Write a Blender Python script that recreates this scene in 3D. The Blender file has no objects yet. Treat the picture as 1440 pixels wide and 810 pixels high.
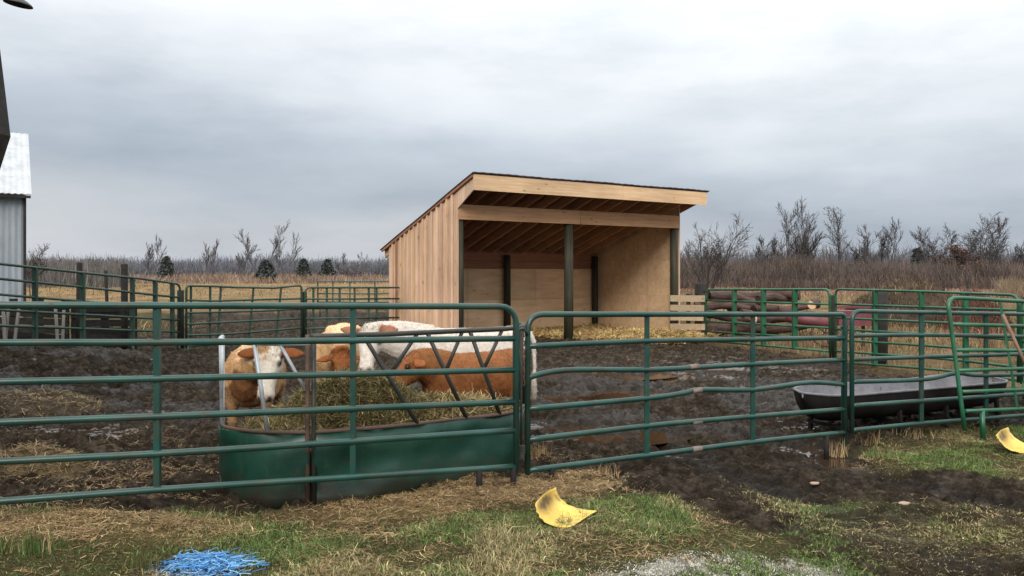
import bpy, math, random
import numpy as np
from mathutils import Vector, Matrix
R = math.radians
random.seed(7)
RNG = np.random.default_rng(11)
scene = bpy.context.scene
COL = scene.collection
F, CX, HY, CAMZ = 1150.0, 720.0, 383.0, 1.62      # lens, image centre, horizon row, eye height


def P(px, py, Y):
    return Vector(((px - CX) / F * Y, Y, CAMZ - (py - HY) / F * Y))


def gp(px, py, z=0.0):                            # where a ray meets the ground
    Y = (CAMZ - z) * F / (py - HY)
    return ((px - CX) / F * Y, Y)


# ------------------------------------------------------------------ noise
def _hash(ix, iy, s):
    h = (ix.astype(np.int64) * 374761393 + iy.astype(np.int64) * 668265263 + s * 974711) & 0x7fffffff
    h = ((h ^ (h >> 13)) * 1274126177) & 0x7fffffff
    h = (h ^ (h >> 16)) & 0xffff
    return h / 65535.0


def vnoise(x, y, s=0):
    x = np.asarray(x, float); y = np.asarray(y, float)
    ix = np.floor(x); iy = np.floor(y); fx = x - ix; fy = y - iy
    fx = fx * fx * (3 - 2 * fx); fy = fy * fy * (3 - 2 * fy)
    a = _hash(ix, iy, s); b = _hash(ix + 1, iy, s); c = _hash(ix, iy + 1, s); d = _hash(ix + 1, iy + 1, s)
    return (a + (b - a) * fx) * (1 - fy) + (c + (d - c) * fx) * fy


def fbm(x, y, s=0, o=4, g=.5):
    v = 0; a = 1; t = 0
    for i in range(o):
        v = v + a * vnoise(x * 2 ** i + 17.3 * i, y * 2 ** i + 9.1 * i, s + i); t += a; a *= g
    return v / t


def worley(x, y, s=0):                            # distance to nearest jittered point
    ix = np.floor(x); iy = np.floor(y); m = np.full(np.shape(x), 9.0)
    for dx in (-1, 0, 1):
        for dy in (-1, 0, 1):
            cx = ix + dx; cy = iy + dy
            qx = cx + _hash(cx, cy, s); qy = cy + _hash(cx, cy, s + 5)
            m = np.minimum(m, (qx - x) ** 2 + (qy - y) ** 2)
    return np.sqrt(m)


def sstep(a, b, v):
    t = np.clip((v - a) / (b - a), 0, 1); return t * t * (3 - 2 * t)


def polysd(x, y, poly):                           # signed distance, positive inside
    n = len(poly); d = np.full(np.shape(x), 1e9); ins = np.zeros(np.shape(x), bool)
    for i in range(n):
        ax, ay = poly[i]; bx, by = poly[(i + 1) % n]
        ex, ey = bx - ax, by - ay; wx, wy = x - ax, y - ay
        t = np.clip((wx * ex + wy * ey) / (ex * ex + ey * ey + 1e-9), 0, 1)
        d = np.minimum(d, (wx - ex * t) ** 2 + (wy - ey * t) ** 2)
        c = (ay <= y) != (by <= y)
        with np.errstate(divide='ignore', invalid='ignore'):
            xi = ax + (y - ay) * ex / (ey if abs(ey) > 1e-9 else 1e-9)
        ins ^= c & (x < xi)
    return np.where(ins, np.sqrt(d), -np.sqrt(d))


# ------------------------------------------------------------------ base terrain
ANCH = np.array([(-6, 3, .16), (-3.2, 5.1, .09), (-1.4, 5.75, -.03), (0, 6.2, 0), (0, 4.4, 0), (3.3, 8.2, -.19), (6, 9.7, -.2),
                 (2.6, 4.4, -.04), (-2, 7.5, -.03), (0, 8, -.06), (-8.2, 13.1, .34), (-6.8, 16.7, 0), (-5.5, 17.5, -.05),
                 (0, 13, -.08), (3, 12, -.12), (2, 18, -.05), (4, 22, -.08), (7, 12, -.12), (5, 19, -.13), (10, 20, -.1),
                 (0, 30, -.1), (-15, 30, -.05), (15, 30, -.1), (0, 60, -.1), (-40, 60, -.1), (40, 60, -.1), (-3, 12, -.06), (1.5, 6.5, -.06)])


def gz(x, y):
    x = np.asarray(x, float); y = np.asarray(y, float)
    num = np.full(x.shape, -.1 * 1e-5); den = np.full(x.shape, 1e-5)
    for ax, ay, az in ANCH:
        w = 1 / ((x - ax) ** 2 + (y - ay) ** 2 + .4) ** 2
        num = num + w * az; den = den + w
    return num / den


def g1(x, y):
    return float(gz(np.array([x]), np.array([y]))[0])


# ------------------------------------------------------------------ materials
def mat(name):
    m = bpy.data.materials.new(name); m.use_nodes = True
    nt = m.node_tree; b = nt.nodes['Principled BSDF']
    return m, nt, b


def N(nt, typ, **kw):
    n = nt.nodes.new(typ)
    for k, v in kw.items():
        if k in n.inputs: n.inputs[k].default_value = v
        else: setattr(n, k, v)
    return n


def noise(nt, scale, detail=4, vec=None, rough=.55):
    n = N(nt, 'ShaderNodeTexNoise', Scale=scale, Detail=detail, Roughness=rough)
    if vec is not None: nt.links.new(vec, n.inputs['Vector'])
    return n.outputs['Fac']


def ramp(nt, fac, stops):
    r = nt.nodes.new('ShaderNodeValToRGB'); nt.links.new(fac, r.inputs[0])
    e = r.color_ramp.elements
    while len(e) < len(stops): e.new(.5)
    for el, (p, c) in zip(e, stops):
        el.position = p; el.color = (*c, 1) if len(c) == 3 else c
    return r.outputs[0]


def mixc(nt, fac, a, b, mode='MIX'):
    m = nt.nodes.new('ShaderNodeMix'); m.data_type = 'RGBA'; m.blend_type = mode
    for sock, v in ((m.inputs[0], fac), (m.inputs[6], a), (m.inputs[7], b)):
        if isinstance(v, bpy.types.NodeSocket): nt.links.new(v, sock)
        elif isinstance(v, (int, float)): sock.default_value = v
        else: sock.default_value = (*v, 1)
    return m.outputs[2]


def mathn(nt, op, a, b=None):
    m = nt.nodes.new('ShaderNodeMath'); m.operation = op
    for s, v in zip(m.inputs, (a, b)):
        if v is None: continue
        if isinstance(v, bpy.types.NodeSocket): nt.links.new(v, s)
        else: s.default_value = v
    return m.outputs[0]


def bump(nt, b, h, strength, dist=.02):
    n = N(nt, 'ShaderNodeBump', Strength=strength, Distance=dist)
    nt.links.new(h, n.inputs['Height']); nt.links.new(n.outputs[0], b.inputs['Normal'])


def objco(nt, scale=(1, 1, 1)):
    t = nt.nodes.new('ShaderNodeTexCoord'); m = N(nt, 'ShaderNodeMapping')
    m.inputs['Scale'].default_value = scale
    nt.links.new(t.outputs['Object'], m.inputs[0]); return m.outputs[0]


def m_vcol(name, rough=.8, nscale=60, nstr=.35, bstr=0.3, bscale=120, spec=.3, trans=0):
    m, nt, b = mat(name)
    a = N(nt, 'ShaderNodeAttribute', attribute_name='col')
    v = objco(nt)
    f = noise(nt, nscale, 5, v)
    c = mixc(nt, 1.0, a.outputs['Color'], ramp(nt, f, [(.25, (1 - nstr,) * 3), (.75, (1 + nstr,) * 3)]), 'MULTIPLY')
    nt.links.new(c, b.inputs['Base Color']); b.inputs['Roughness'].default_value = rough
    b.inputs['Specular IOR Level'].default_value = spec
    if bstr: bump(nt, b, noise(nt, bscale, 4, v), bstr, .01)
    return m


def m_paint(name, base, rust=(.09, .045, .02), amt=.5, rough=.42, metal=0.0, dirt=(.06, .045, .03), dirtamt=.5):
    m, nt, b = mat(name)
    v = objco(nt)
    c = mixc(nt, ramp(nt, noise(nt, 3.5, 5, v), [(.35, (0, 0, 0)), (.75, (.75,) * 3)]), base, tuple(min(1, x * 1.9 + .015) for x in base))
    f = ramp(nt, noise(nt, 19, 7, v, .75), [(.75 - .17 * amt, (0, 0, 0)), (.82 - .15 * amt, (1, 1, 1))])
    c = mixc(nt, f, c, rust)
    d = ramp(nt, noise(nt, 5, 8, v, .7), [(.45, (0, 0, 0)), (.75, (dirtamt,) * 3)])
    c = mixc(nt, d, c, dirt)
    nt.links.new(c, b.inputs['Base Color'])
    rr = mixc(nt, f, (rough,) * 3, (.85,) * 3); nt.links.new(rr, b.inputs['Roughness'])
    b.inputs['Metallic'].default_value = metal
    bump(nt, b, noise(nt, 60, 4, v), .08, .004)
    return m


def m_wood(name, c1, c2, grain, knots=True, rough=.7, planks=None, dark=.25):
    # grain = object-space scale; the small number is along the grain
    m, nt, b = mat(name)
    v = objco(nt, grain)
    g = noise(nt, 1.0, 6, v, .6)
    col = ramp(nt, g, [(.3, c1), (.7, c2)])
    at = N(nt, 'ShaderNodeAttribute', attribute_name='tint')
    col = mixc(nt, 1.0, col, at.outputs['Color'], 'MULTIPLY')
    big = noise(nt, .9, 3, objco(nt))
    col = mixc(nt, .35, col, ramp(nt, big, [(.3, (.55,) * 3), (.7, (1.3,) * 3)]), 'MULTIPLY')
    if knots:
        kv = objco(nt, tuple(2.2 if x < 3 else 5.5 for x in grain))
        vo = N(nt, 'ShaderNodeTexVoronoi', Scale=1.0); nt.links.new(kv, vo.inputs['Vector'])
        k = ramp(nt, vo.outputs['Distance'], [(.05, (1, 1, 1)), (.14, (0, 0, 0))])
        col = mixc(nt, mathn(nt, 'MULTIPLY', k, .7), col, tuple(x * .35 for x in c1))
    st = ramp(nt, noise(nt, 1.7, 6, v, .75), [(.62, (0, 0, 0)), (.8, (1, 1, 1))])
    col = mixc(nt, mathn(nt, 'MULTIPLY', st, dark), col, tuple(x * .3 for x in c1))
    nt.links.new(col, b.inputs['Base Color']); b.inputs['Roughness'].default_value = rough
    b.inputs['Specular IOR Level'].default_value = .25
    bump(nt, b, g, .25, .006)
    return m


M = {}
M['green'] = m_paint('green_enamel', (.004, .040, .031), amt=.9, rough=.33, dirtamt=.6)
M['green_bright'] = m_paint('green_enamel_fresh', (.007, .075, .034), amt=.3, rough=.36)
M['green_old'] = m_paint('green_enamel_old', (.010, .040, .026), amt=.75, rough=.5, dirtamt=.6)
M['sheet'] = m_paint('green_sheet_steel', (.008, .072, .048), amt=.3, rough=.4, dirtamt=.75)
M['galv'] = m_paint('galvanised', (.36, .39, .41), rust=(.12, .09, .07), amt=.5, rough=.45, metal=.3, dirtamt=.3)
M['tube_dark'] = m_paint('dark_tube', (.018, .022, .018), rust=(.05, .03, .02), amt=1.1, rough=.55)
M['rust_pale'] = m_paint('worn_pale_steel', (.16, .125, .11), amt=1.1, rough=.8)
M['rust'] = m_paint('rusty_steel', (.07, .04, .028), amt=1, rough=.8)
M['trough'] = m_paint('trough_black', (.012, .010, .010), rust=(.03, .016, .011), amt=.7, rough=.75, dirt=(.02, .015, .011), dirtamt=.4)
M['trough'].node_tree.nodes['Principled BSDF'].inputs['Specular IOR Level'].default_value = .12
M['trough_in'] = m_paint('trough_inside', (.15, .15, .165), rust=(.06, .05, .05), amt=1, rough=.7)
M['red'] = m_paint('red_paint', (.115, .024, .032), rust=(.07, .035, .025), amt=1.3, rough=.6)
M['pineZ'] = m_wood('pine_upright', (.52, .345, .225), (.70, .51, .365), (26, 26, 1.6))
M['pineX'] = m_wood('pine_level', (.50, .32, .18), (.68, .485, .30), (1.2, 26, 26))
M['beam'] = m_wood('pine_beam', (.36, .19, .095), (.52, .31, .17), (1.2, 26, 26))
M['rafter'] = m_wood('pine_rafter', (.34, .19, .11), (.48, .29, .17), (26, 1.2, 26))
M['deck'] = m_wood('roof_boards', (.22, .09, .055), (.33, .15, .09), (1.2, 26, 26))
M['ply'] = m_wood('plywood', (.60, .395, .225), (.76, .54, .345), (1.4, 9, 9), rough=.6)
M['ply_red'] = m_wood('red_boards', (.28, .12, .065), (.40, .19, .11), (1.2, 18, 26))
M['post'] = m_wood('treated_post', (.022, .021, .013), (.06, .054, .034), (14, 14, 1.4), knots=False)
M['oldwood'] = m_wood('weathered_board', (.012, .011, .009), (.035, .032, .027), (2, 14, 16), knots=False, dark=.6)
M['palewood'] = m_wood('pale_board', (.46, .34, .22), (.62, .49, .34), (1.5, 22, 22))
M['greywood'] = m_wood('grey_board', (.13, .12, .105), (.26, .245, .22), (14, 14, 1.5), knots=False)
M['stick'] = m_wood('handle_wood', (.14, .08, .055), (.24, .15, .10), (20, 20, 2), knots=False)
M['log'] = m_wood('log_bark', (.02, .012, .010), (.115, .065, .052), (2, 12, 12), knots=False)
M['logend'] = m_wood('log_end', (.62, .38, .22), (.78, .52, .32), (9, 9, 9), knots=False)
M['bark'] = m_wood('bare_bark', (.042, .035, .033), (.085, .074, .07), (6, 6, 2), knots=False)
M['bark_far'] = m_wood('far_bark', (.075, .072, .075), (.12, .115, .12), (3, 3, 1), knots=False)  # distance haze put into the bark colour
M['twig'] = m_vcol('twigs', .9, 1.5, .3, 0)
M['blade'] = m_vcol('grass_blades', .7, 3, .25, 0, spec=.2)
M['hay'] = m_vcol('hay_strands', .85, 9, .4, .6, 60, spec=.1)
M['coat'] = m_vcol('cattle_coat', .85, 22, .18, .5, 90, spec=.15)
M['leaf'] = m_vcol('needles', .8, 3, .3, 0)
M['twine'] = m_vcol('plastic_twine', .5, 8, .25, 0)
M['stone'] = m_paint('pale_stone', (.30, .21, .16), rust=(.2, .15, .12), amt=.4, rough=.9)
M['darkeye'] = m_paint('eye', (.006, .005, .005), amt=0, rough=.12, dirtamt=0)


def m_sheet():
    m, nt, b = mat('green_sheet_muddy'); v = objco(nt)
    sp = N(nt, 'ShaderNodeSeparateXYZ'); nt.links.new(v, sp.inputs[0])
    c = ramp(nt, noise(nt, 2.2, 6, v, .6), [(.3, (.004, .032, .022)), (.55, (.007, .050, .034)), (.8, (.02, .066, .047))])
    st = noise(nt, 1.0, 5, objco(nt, (14, 14, .7)), .6)
    c = mixc(nt, ramp(nt, st, [(.56, (0, 0, 0)), (.75, (.45,) * 3)]), c, (.05, .075, .055))
    c = mixc(nt, ramp(nt, noise(nt, 11, 8, v, .75), [(.59, (0, 0, 0)), (.68, (.9,) * 3)]), c, (.055, .03, .017))
    hgt = mathn(nt, 'ADD', sp.outputs['Z'], mathn(nt, 'MULTIPLY', mathn(nt, 'SUBTRACT', noise(nt, 7, 8, v, .7), .5), .45))
    c = mixc(nt, ramp(nt, hgt, [(.02, (.9,) * 3), (.22, (0, 0, 0))]), c, (.032, .024, .016))
    nt.links.new(c, b.inputs['Base Color']); b.inputs['Roughness'].default_value = .42
    bump(nt, b, noise(nt, 4, 4, v), .35, .02); return m


M['sheet'] = m_sheet()


def m_roof():
    m, nt, b = mat('brown_roof_sheet'); v = objco(nt)
    nt.links.new(ramp(nt, noise(nt, 5, 5, v), [(.3, (.03, .02, .018)), (.7, (.075, .052, .045))]), b.inputs['Base Color'])
    b.inputs['Roughness'].default_value = .75; return m


M['roof'] = m_roof()


def m_barnwhite():
    m, nt, b = mat('white_roof_metal'); v = objco(nt, (1, 1, .3))
    c = ramp(nt, noise(nt, 2.5, 6, v, .65), [(.3, (.30, .32, .34)), (.5, (.41, .43, .45)), (.7, (.46, .48, .50))])
    nt.links.new(c, b.inputs['Base Color']); b.inputs['Roughness'].default_value = .5; return m


M['barnroof'] = m_barnwhite()


def m_barnwall():
    m, nt, b = mat('grey_barn_metal'); v = objco(nt, (1, 1, .25))
    c = ramp(nt, noise(nt, 1.6, 7, v, .7), [(.3, (.15, .175, .20)), (.5, (.24, .27, .30)), (.75, (.32, .35, .38))])
    nt.links.new(c, b.inputs['Base Color']); b.inputs['Roughness'].default_value = .6; return m


M['barnwall'] = m_barnwall()


def m_yellow():
    m, nt, b = mat('yellow_plastic'); v = objco(nt)
    c = ramp(nt, noise(nt, 6, 6, v, .7), [(.3, (.50, .31, .035)), (.55, (.74, .53, .11)), (.8, (.78, .60, .19))])
    d = ramp(nt, noise(nt, 5, 8, v, .7), [(.55, (0, 0, 0)), (.66, (.8,) * 3)])
    c = mixc(nt, d, c, (.13, .085, .03)); tn = N(nt, 'ShaderNodeAttribute', attribute_name='tint'); st = mathn(nt, 'MULTIPLY', tn.outputs['Fac'], ramp(nt, noise(nt, 12, 8, v, .75), [(.3, (.25,) * 3), (.6, (1, 1, 1))])); c = mixc(nt, st, c, (.11, .065, .018)); nt.links.new(c, b.inputs['Base Color'])
    b.inputs['Roughness'].default_value = .5; bump(nt, b, noise(nt, 20, 5, v), .2, .01); return m


M['yellow'] = m_yellow()


def m_water():
    m, nt, b = mat('muddy_water')
    v = objco(nt)
    c = ramp(nt, noise(nt, 1.2, 3, v), [(.35, (.032, .017, .009)), (.7, (.055, .031, .016))])
    nt.links.new(c, b.inputs['Base Color']); b.inputs['Roughness'].default_value = .08
    b.inputs['Specular IOR Level'].default_value = .22
    bump(nt, b, noise(nt, 9, 2, v), .02, .02); return m


M['water'] = m_water()


def m_ground():
    m, nt, b = mat('farmyard_ground')
    a1 = N(nt, 'ShaderNodeAttribute', attribute_name='m1'); a2 = N(nt, 'ShaderNodeAttribute', attribute_name='m2')
    s1 = N(nt, 'ShaderNodeSeparateColor'); nt.links.new(a1.outputs['Color'], s1.inputs[0])
    s2 = N(nt, 'ShaderNodeSeparateColor'); nt.links.new(a2.outputs['Color'], s2.inputs[0])
    grass, straw, wet = s1.outputs; lime, field, hgt = s2.outputs
    v = objco(nt)
    n1 = noise(nt, 9, 10, v, .72); n2 = noise(nt, 45, 7, v, .7); n3 = noise(nt, 1.3, 4, v)
    mud = ramp(nt, n1, [(.3, (.014, .0095, .006)), (.5, (.054, .042, .030)), (.68, (.155, .125, .092))])
    mud = mixc(nt, ramp(nt, hgt, [(.12, (.9, .9, .9)), (.6, (0, 0, 0))]), mud, (.012, .008, .0055))  # shade in the pits painted into the mud colour by height
    gr = ramp(nt, n2, [(.28, (.025, .02, .010)), (.5, (.085, .07, .032)), (.72, (.21, .175, .085))])
    gr = mixc(nt, ramp(nt, n3, [(.45, (0, 0, 0)), (.7, (.35,) * 3)]), gr, (.08, .10, .03))
    st = ramp(nt, n2, [(.2, (.14, .085, .035)), (.5, (.30, .20, .09)), (.8, (.48, .35, .18))])
    fl = ramp(nt, noise(nt, .35, 9, v, .75), [(.32, (.10, .075, .035)), (.5, (.235, .16, .08)), (.68, (.40, .285, .16))])
    li = ramp(nt, n2, [(.3, (.22, .21, .17)), (.7, (.56, .54, .48))])
    c = mixc(nt, grass, mud, gr); c = mixc(nt, straw, c, st); c = mixc(nt, field, c, fl); c = mixc(nt, ramp(nt, mathn(nt, 'ADD', mathn(nt, 'MULTIPLY', lime, .55), mathn(nt, 'MULTIPLY', noise(nt, 28, 8, v, .75), .9)), [(.60, (0, 0, 0)), (.86, (1, 1, 1))]), c, li)
    c = mixc(nt, mathn(nt, 'MULTIPLY', wet, .5), c, (.022, .016, .013))
    pool = ramp(nt, a1.outputs['Alpha'], [(.35, (0, 0, 0)), (.75, (1, 1, 1))])
    c = mixc(nt, pool, c, (.040, .025, .015))
    nt.links.new(c, b.inputs['Base Color'])
    dry = mathn(nt, 'MAXIMUM', mathn(nt, 'MAXIMUM', grass, straw), field)
    rr = ramp(nt, noise(nt, 3.0, 6, v, .7), [(.38, (.6,) * 3), (.55, (.9,) * 3)])
    rr = mixc(nt, dry, rr, (.92,) * 3); rr = mixc(nt, mathn(nt, 'MULTIPLY', wet, .8), rr, (.3,) * 3)
    rr = mixc(nt, pool, rr, (.07,) * 3); nt.links.new(rr, b.inputs['Roughness'])
    nt.links.new(mathn(nt, 'ADD', mathn(nt, 'MULTIPLY', pool, .32), mathn(nt, 'ADD', mathn(nt, 'MULTIPLY', wet, .30), .05)), b.inputs['Specular IOR Level'])
    bump(nt, b, mathn(nt, 'ADD', mathn(nt, 'MULTIPLY', n1, 1.0), mathn(nt, 'ADD', mathn(nt, 'MULTIPLY', n2, .7), mathn(nt, 'MULTIPLY', noise(nt, 130, 4, v, .7), .3))), 1.0, .07)
    bn = [q for q in nt.nodes if q.type == 'BUMP'][-1]; nt.links.new(mathn(nt, 'SUBTRACT', 1.0, pool), bn.inputs['Strength'])
    return m


M['ground'] = m_ground()


# ------------------------------------------------------------------ mesh helpers
def tag(o, label=None, cat=None, group=None, kind=None):
    for k, v in (('label', label), ('category', cat), ('group', group), ('kind', kind)):
        if v: o[k] = v
    return o


def thing(name, label, cat, loc, rotz=0, group=None):
    o = bpy.data.objects.new(name, None); COL.objects.link(o)
    o.location = loc; o.rotation_euler = (0, 0, rotz); o.empty_display_size = .1
    return tag(o, label, cat, group)


def np_mesh(name, verts, faces, material, parent=None, cols=None, attr='col', smooth=False, extra=None):
    """faces: (F,k) array of one polygon size"""
    verts = np.asarray(verts, np.float32); faces = np.asarray(faces, np.int32)
    me = bpy.data.meshes.new(name); nf, k = faces.shape
    me.vertices.add(len(verts)); me.vertices.foreach_set('co', verts.ravel())
    me.loops.add(nf * k); me.loops.foreach_set('vertex_index', faces.ravel())
    me.polygons.add(nf); me.polygons.foreach_set('loop_start', np.arange(0, nf * k, k, dtype=np.int32))
    if smooth: me.polygons.foreach_set('use_smooth', np.ones(nf, bool))
    me.update(calc_edges=True)
    for nm, arr in ([(attr, cols)] if cols is not None else []) + list((extra or {}).items()):
        at = me.color_attributes.new(nm, 'FLOAT_COLOR', 'POINT')
        arr = np.asarray(arr, np.float32)
        if arr.shape[1] == 3: arr = np.c_[arr, np.ones(len(arr), np.float32)]
        at.data.foreach_set('color', arr.astype(np.float32).ravel())
    if isinstance(material, str): material = M[material]
    me.materials.append(material)
    o = bpy.data.objects.new(name, me); COL.objects.link(o)
    if parent: o.parent = parent
    return o


class MB:
    def __init__(s): s.v = []; s.f = []; s.t = []; s.sm = []

    def add(s, vs, fs, tint=1.0, smooth=False):
        k = len(s.v); s.v += [tuple(p) for p in vs]; s.f += [tuple(i + k for i in f) for f in fs]
        s.t += [tint] * len(vs); s.sm += [smooth] * len(fs); return s

    def box(s, c, size, rot=None, tint=1.0):
        c = Vector(c); hx, hy, hz = (x / 2 for x in size)
        vs = [Vector((a * hx, b * hy, d * hz)) for a in (-1, 1) for b in (-1, 1) for d in (-1, 1)]
        if rot is not None: vs = [rot @ p for p in vs]
        return s.add([p + c for p in vs], [(0, 1, 3, 2), (4, 6, 7, 5), (0, 4, 5, 1), (2, 3, 7, 6), (0, 2, 6, 4), (1, 5, 7, 3)], tint)

    def bar(s, a, b, w, h, up=(0, 0, 1), tint=1.0):           # box from a to b
        a = Vector(a); b = Vector(b); d = b - a; L = d.length; x = d.normalized()
        y = Vector(up).cross(x)
        if y.length < 1e-4: y = Vector((0, 1, 0)).cross(x)
        y.normalize(); z = x.cross(y)
        return s.box((a + b) / 2, (L, w, h), Matrix((x, y, z)).transposed(), tint)

    def tube(s, pts, r, n=8, tint=1.0, caps=True, closed=False, smooth=True):
        pts = [Vector(p) for p in pts]; m = len(pts)
        rs = r if isinstance(r, (list, tuple)) else [r] * m
        ref = None; vs = []
        for i, p in enumerate(pts):
            if closed: d = pts[(i + 1) % m] - pts[i - 1]
            else: d = pts[min(i + 1, m - 1)] - pts[max(i - 1, 0)]
            d.normalize()
            if ref is None:
                ref = Vector((0, 0, 1)) if abs(d.z) < .9 else Vector((1, 0, 0))
            y = ref.cross(d)
            if y.length < 1e-5: y = Vector((0, 1, 0)).cross(d)
            y.normalize(); z = d.cross(y); ref = z
            for j in range(n):
                a = 2 * math.pi * (j + .5) / n
                vs.append(p + (y * math.cos(a) + z * math.sin(a)) * rs[i])
        fs = []
        for i in range(m if closed else m - 1):
            i2 = (i + 1) % m
            for j in range(n):
                j2 = (j + 1) % n
                fs.append((i * n + j, i * n + j2, i2 * n + j2, i2 * n + j))
        s.add(vs, fs, tint, smooth)
        if caps and not closed:
            k = len(s.v) - len(vs)
            s.f += [tuple(k + j for j in reversed(range(n))), tuple(k + (m - 1) * n + j for j in range(n))]; s.sm += [False, False]
        return s

    def build(s, name, material, parent=None, origin=None):
        me = bpy.data.meshes.new(name)
        o0 = Vector(origin) if origin is not None else Vector((0, 0, 0))
        me.from_pydata([(p[0] - o0.x, p[1] - o0.y, p[2] - o0.z) for p in s.v], [], s.f)
        me.polygons.foreach_set('use_smooth', s.sm)
        at = me.color_attributes.new('tint', 'FLOAT_COLOR', 'POINT')
        t = np.ones((len(s.v), 4), np.float32)
        ta = [x if isinstance(x, tuple) else (x, x, x) for x in s.t]
        t[:, :3] = np.array(ta, np.float32).reshape(-1, 3); at.data.foreach_set('color', t.ravel())
        me.materials.append(M[material] if isinstance(material, str) else material)
        o = bpy.data.objects.new(name, me); COL.objects.link(o)
        if parent: o.parent = parent
        return o


def spline(pts, n=8, closed=False):
    pts = [Vector(p) for p in pts]; m = len(pts); out = []
    for i in range(m if closed else m - 1):
        if closed: a, b, c, d = pts[i - 1], pts[i], pts[(i + 1) % m], pts[(i + 2) % m]
        else: a, b, c, d = pts[max(i - 1, 0)], pts[i], pts[i + 1], pts[min(i + 2, m - 1)]
        for k in range(n):
            t = k / n
            out.append(.5 * ((2 * b) + (c - a) * t + (2 * a - 5 * b + 4 * c - d) * t * t + (3 * b - a - 3 * c + d) * t ** 3))
    if not closed: out.append(pts[-1].copy())
    return out


def blades(pos, h, w, lean, cols, az=None):
    """upright bent blades; pos (n,3), h,w,lean (n,), cols (n,3)"""
    n = len(pos); pos = np.asarray(pos)
    az = RNG.uniform(0, 2 * np.pi, n) if az is None else az
    fa = RNG.uniform(0, 2 * np.pi, n)
    side = np.c_[np.cos(fa), np.sin(fa), np.zeros(n)] * (w / 2)[:, None]
    ld = np.c_[np.cos(az), np.sin(az), np.zeros(n)]
    up = np.array([0, 0, 1.])
    mid = pos + ld * (lean * h * .3)[:, None] + up * (h * .55)[:, None]
    tip = pos + ld * (lean * h)[:, None] + up * (h * np.clip(1.0 - .35 * lean, .15, 1))[:, None]
    V = np.stack([pos - side, pos + side, mid - side * .7, mid + side * .7, tip], 1).reshape(-1, 3)
    b = np.arange(n)[:, None] * 5
    Fc = np.concatenate([b + [[0, 1, 3]], b + [[0, 3, 2]], b + [[2, 3, 4]]], 1).reshape(-1, 3)
    return V, Fc, np.repeat(cols, 5, 0)


def strands(pos, L, w, tilt, cols, az=None, curl=.15):
    """thin lying straws"""
    n = len(pos); az = RNG.uniform(0, 2 * np.pi, n) if az is None else az
    d = np.c_[np.cos(az) * np.cos(tilt), np.sin(az) * np.cos(tilt), np.sin(tilt)]
    s = np.c_[-np.sin(az), np.cos(az), RNG.uniform(-.5, .5, n)] * (w / 2)[:, None]
    a = pos - d * (L / 2)[:, None]; c = pos + d * (L / 2)[:, None]
    m = pos + np.c_[-np.sin(az), np.cos(az), np.abs(RNG.normal(0, .6, n))] * (L * curl * RNG.uniform(-1, 1, n))[:, None]
    V = np.stack([a - s, a + s, m - s, m + s, c - s, c + s], 1).reshape(-1, 3)
    b = np.arange(n)[:, None] * 6
    Fc = np.concatenate([b + [[0, 1, 3]], b + [[0, 3, 2]], b + [[2, 3, 5]], b + [[2, 5, 4]]], 1).reshape(-1, 3)
    return V, Fc, np.repeat(cols, 6, 0)


def pick(n, *palette, jitter=.2):
    pal = np.array(palette); c = pal[RNG.integers(0, len(pal), n)]
    return c * RNG.uniform(1 - jitter, 1 + jitter, (n, 1)) * RNG.uniform(.94, 1.06, (n, 3))


def rand_poly(n, poly):
    pl = np.array(poly); out = np.zeros((0, 2))
    while len(out) < n:
        q = RNG.uniform(pl.min(0), pl.max(0), (n * 2, 2))
        out = np.r_[out, q[polysd(q[:, 0], q[:, 1], poly) > 0]]
    return out[:n]


# ------------------------------------------------------------------ ground regions (world plan)
FORE = [gp(-500, 742), gp(0, 742), gp(200, 742), gp(340, 738), gp(420, 718), gp(520, 700), gp(640, 684), gp(740, 674), gp(830, 668), gp(880, 680),
        gp(960, 705), gp(1060, 735), gp(1130, 755), gp(1190, 790), gp(1220, 830), gp(1240, 1300), gp(-500, 1300)]
RGRASS = [gp(1195, 655, -.2), gp(1240, 622, -.2), gp(1320, 608, -.2), gp(1560, 590, -.2), gp(1560, 700, -.2), gp(1440, 682, -.2), gp(1330, 672, -.2), gp(1250, 668, -.2)]
THIN = [gp(980, 650), gp(1120, 680), gp(1330, 690), gp(1500, 700), gp(1500, 900), gp(1150, 900), gp(1100, 740)]
LIME = [gp(820, 806), gp(890, 784), gp(960, 778), gp(1050, 766), gp(1140, 776), gp(1195, 796), gp(1190, 860), gp(800, 860)]
STRAWF = [gp(370, 726), gp(440, 706), gp(560, 690), gp(640, 678), gp(700, 668), gp(840, 660), gp(880, 680), gp(800, 700), gp(700, 712), gp(600, 726), gp(450, 736)]
HAYL = [gp(-300, 745), gp(200, 735), gp(350, 730), gp(380, 752), gp(250, 770), gp(100, 780), gp(-300, 790)]
SHED_O = Vector((-.065 * 18, 18, 0)); EX = Vector((.830, .558, 0)); EY = Vector((-.558, .830, 0)); SW, SD = 6.78, 3.5


def sh(x, y):
    p = SHED_O + EX * x + EY * y; return (p.x, p.y)


BED = [sh(.2, 2.6), sh(2.6, 2.5), sh(3.3, -.3), sh(4.0, -1.6), sh(5.6, -1.9), sh(6.9, -1.2), sh(6.75, .3), sh(6.7, 3.4), sh(.1, 3.4)]
PEN_R = [(4.2, 21.5), (4.75, 20.1), (6.2, 16.0), (7.1, 11.8), (7.3, 9.8), (40, 9), (300, 60), (300, 4000), (2.0, 4000), (2.0, 30), (3.0, 24.5)]
FIELD_L = [(-5000, 37), (-60, 37), (-14, 34), (-3, 39), (3.0, 37), (3, 4000), (-5000, 4000)]
BANK_L = [(-9, 19), (-40, 19), (-40, 36), (-13, 34), (-10.5, 25)]

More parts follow.
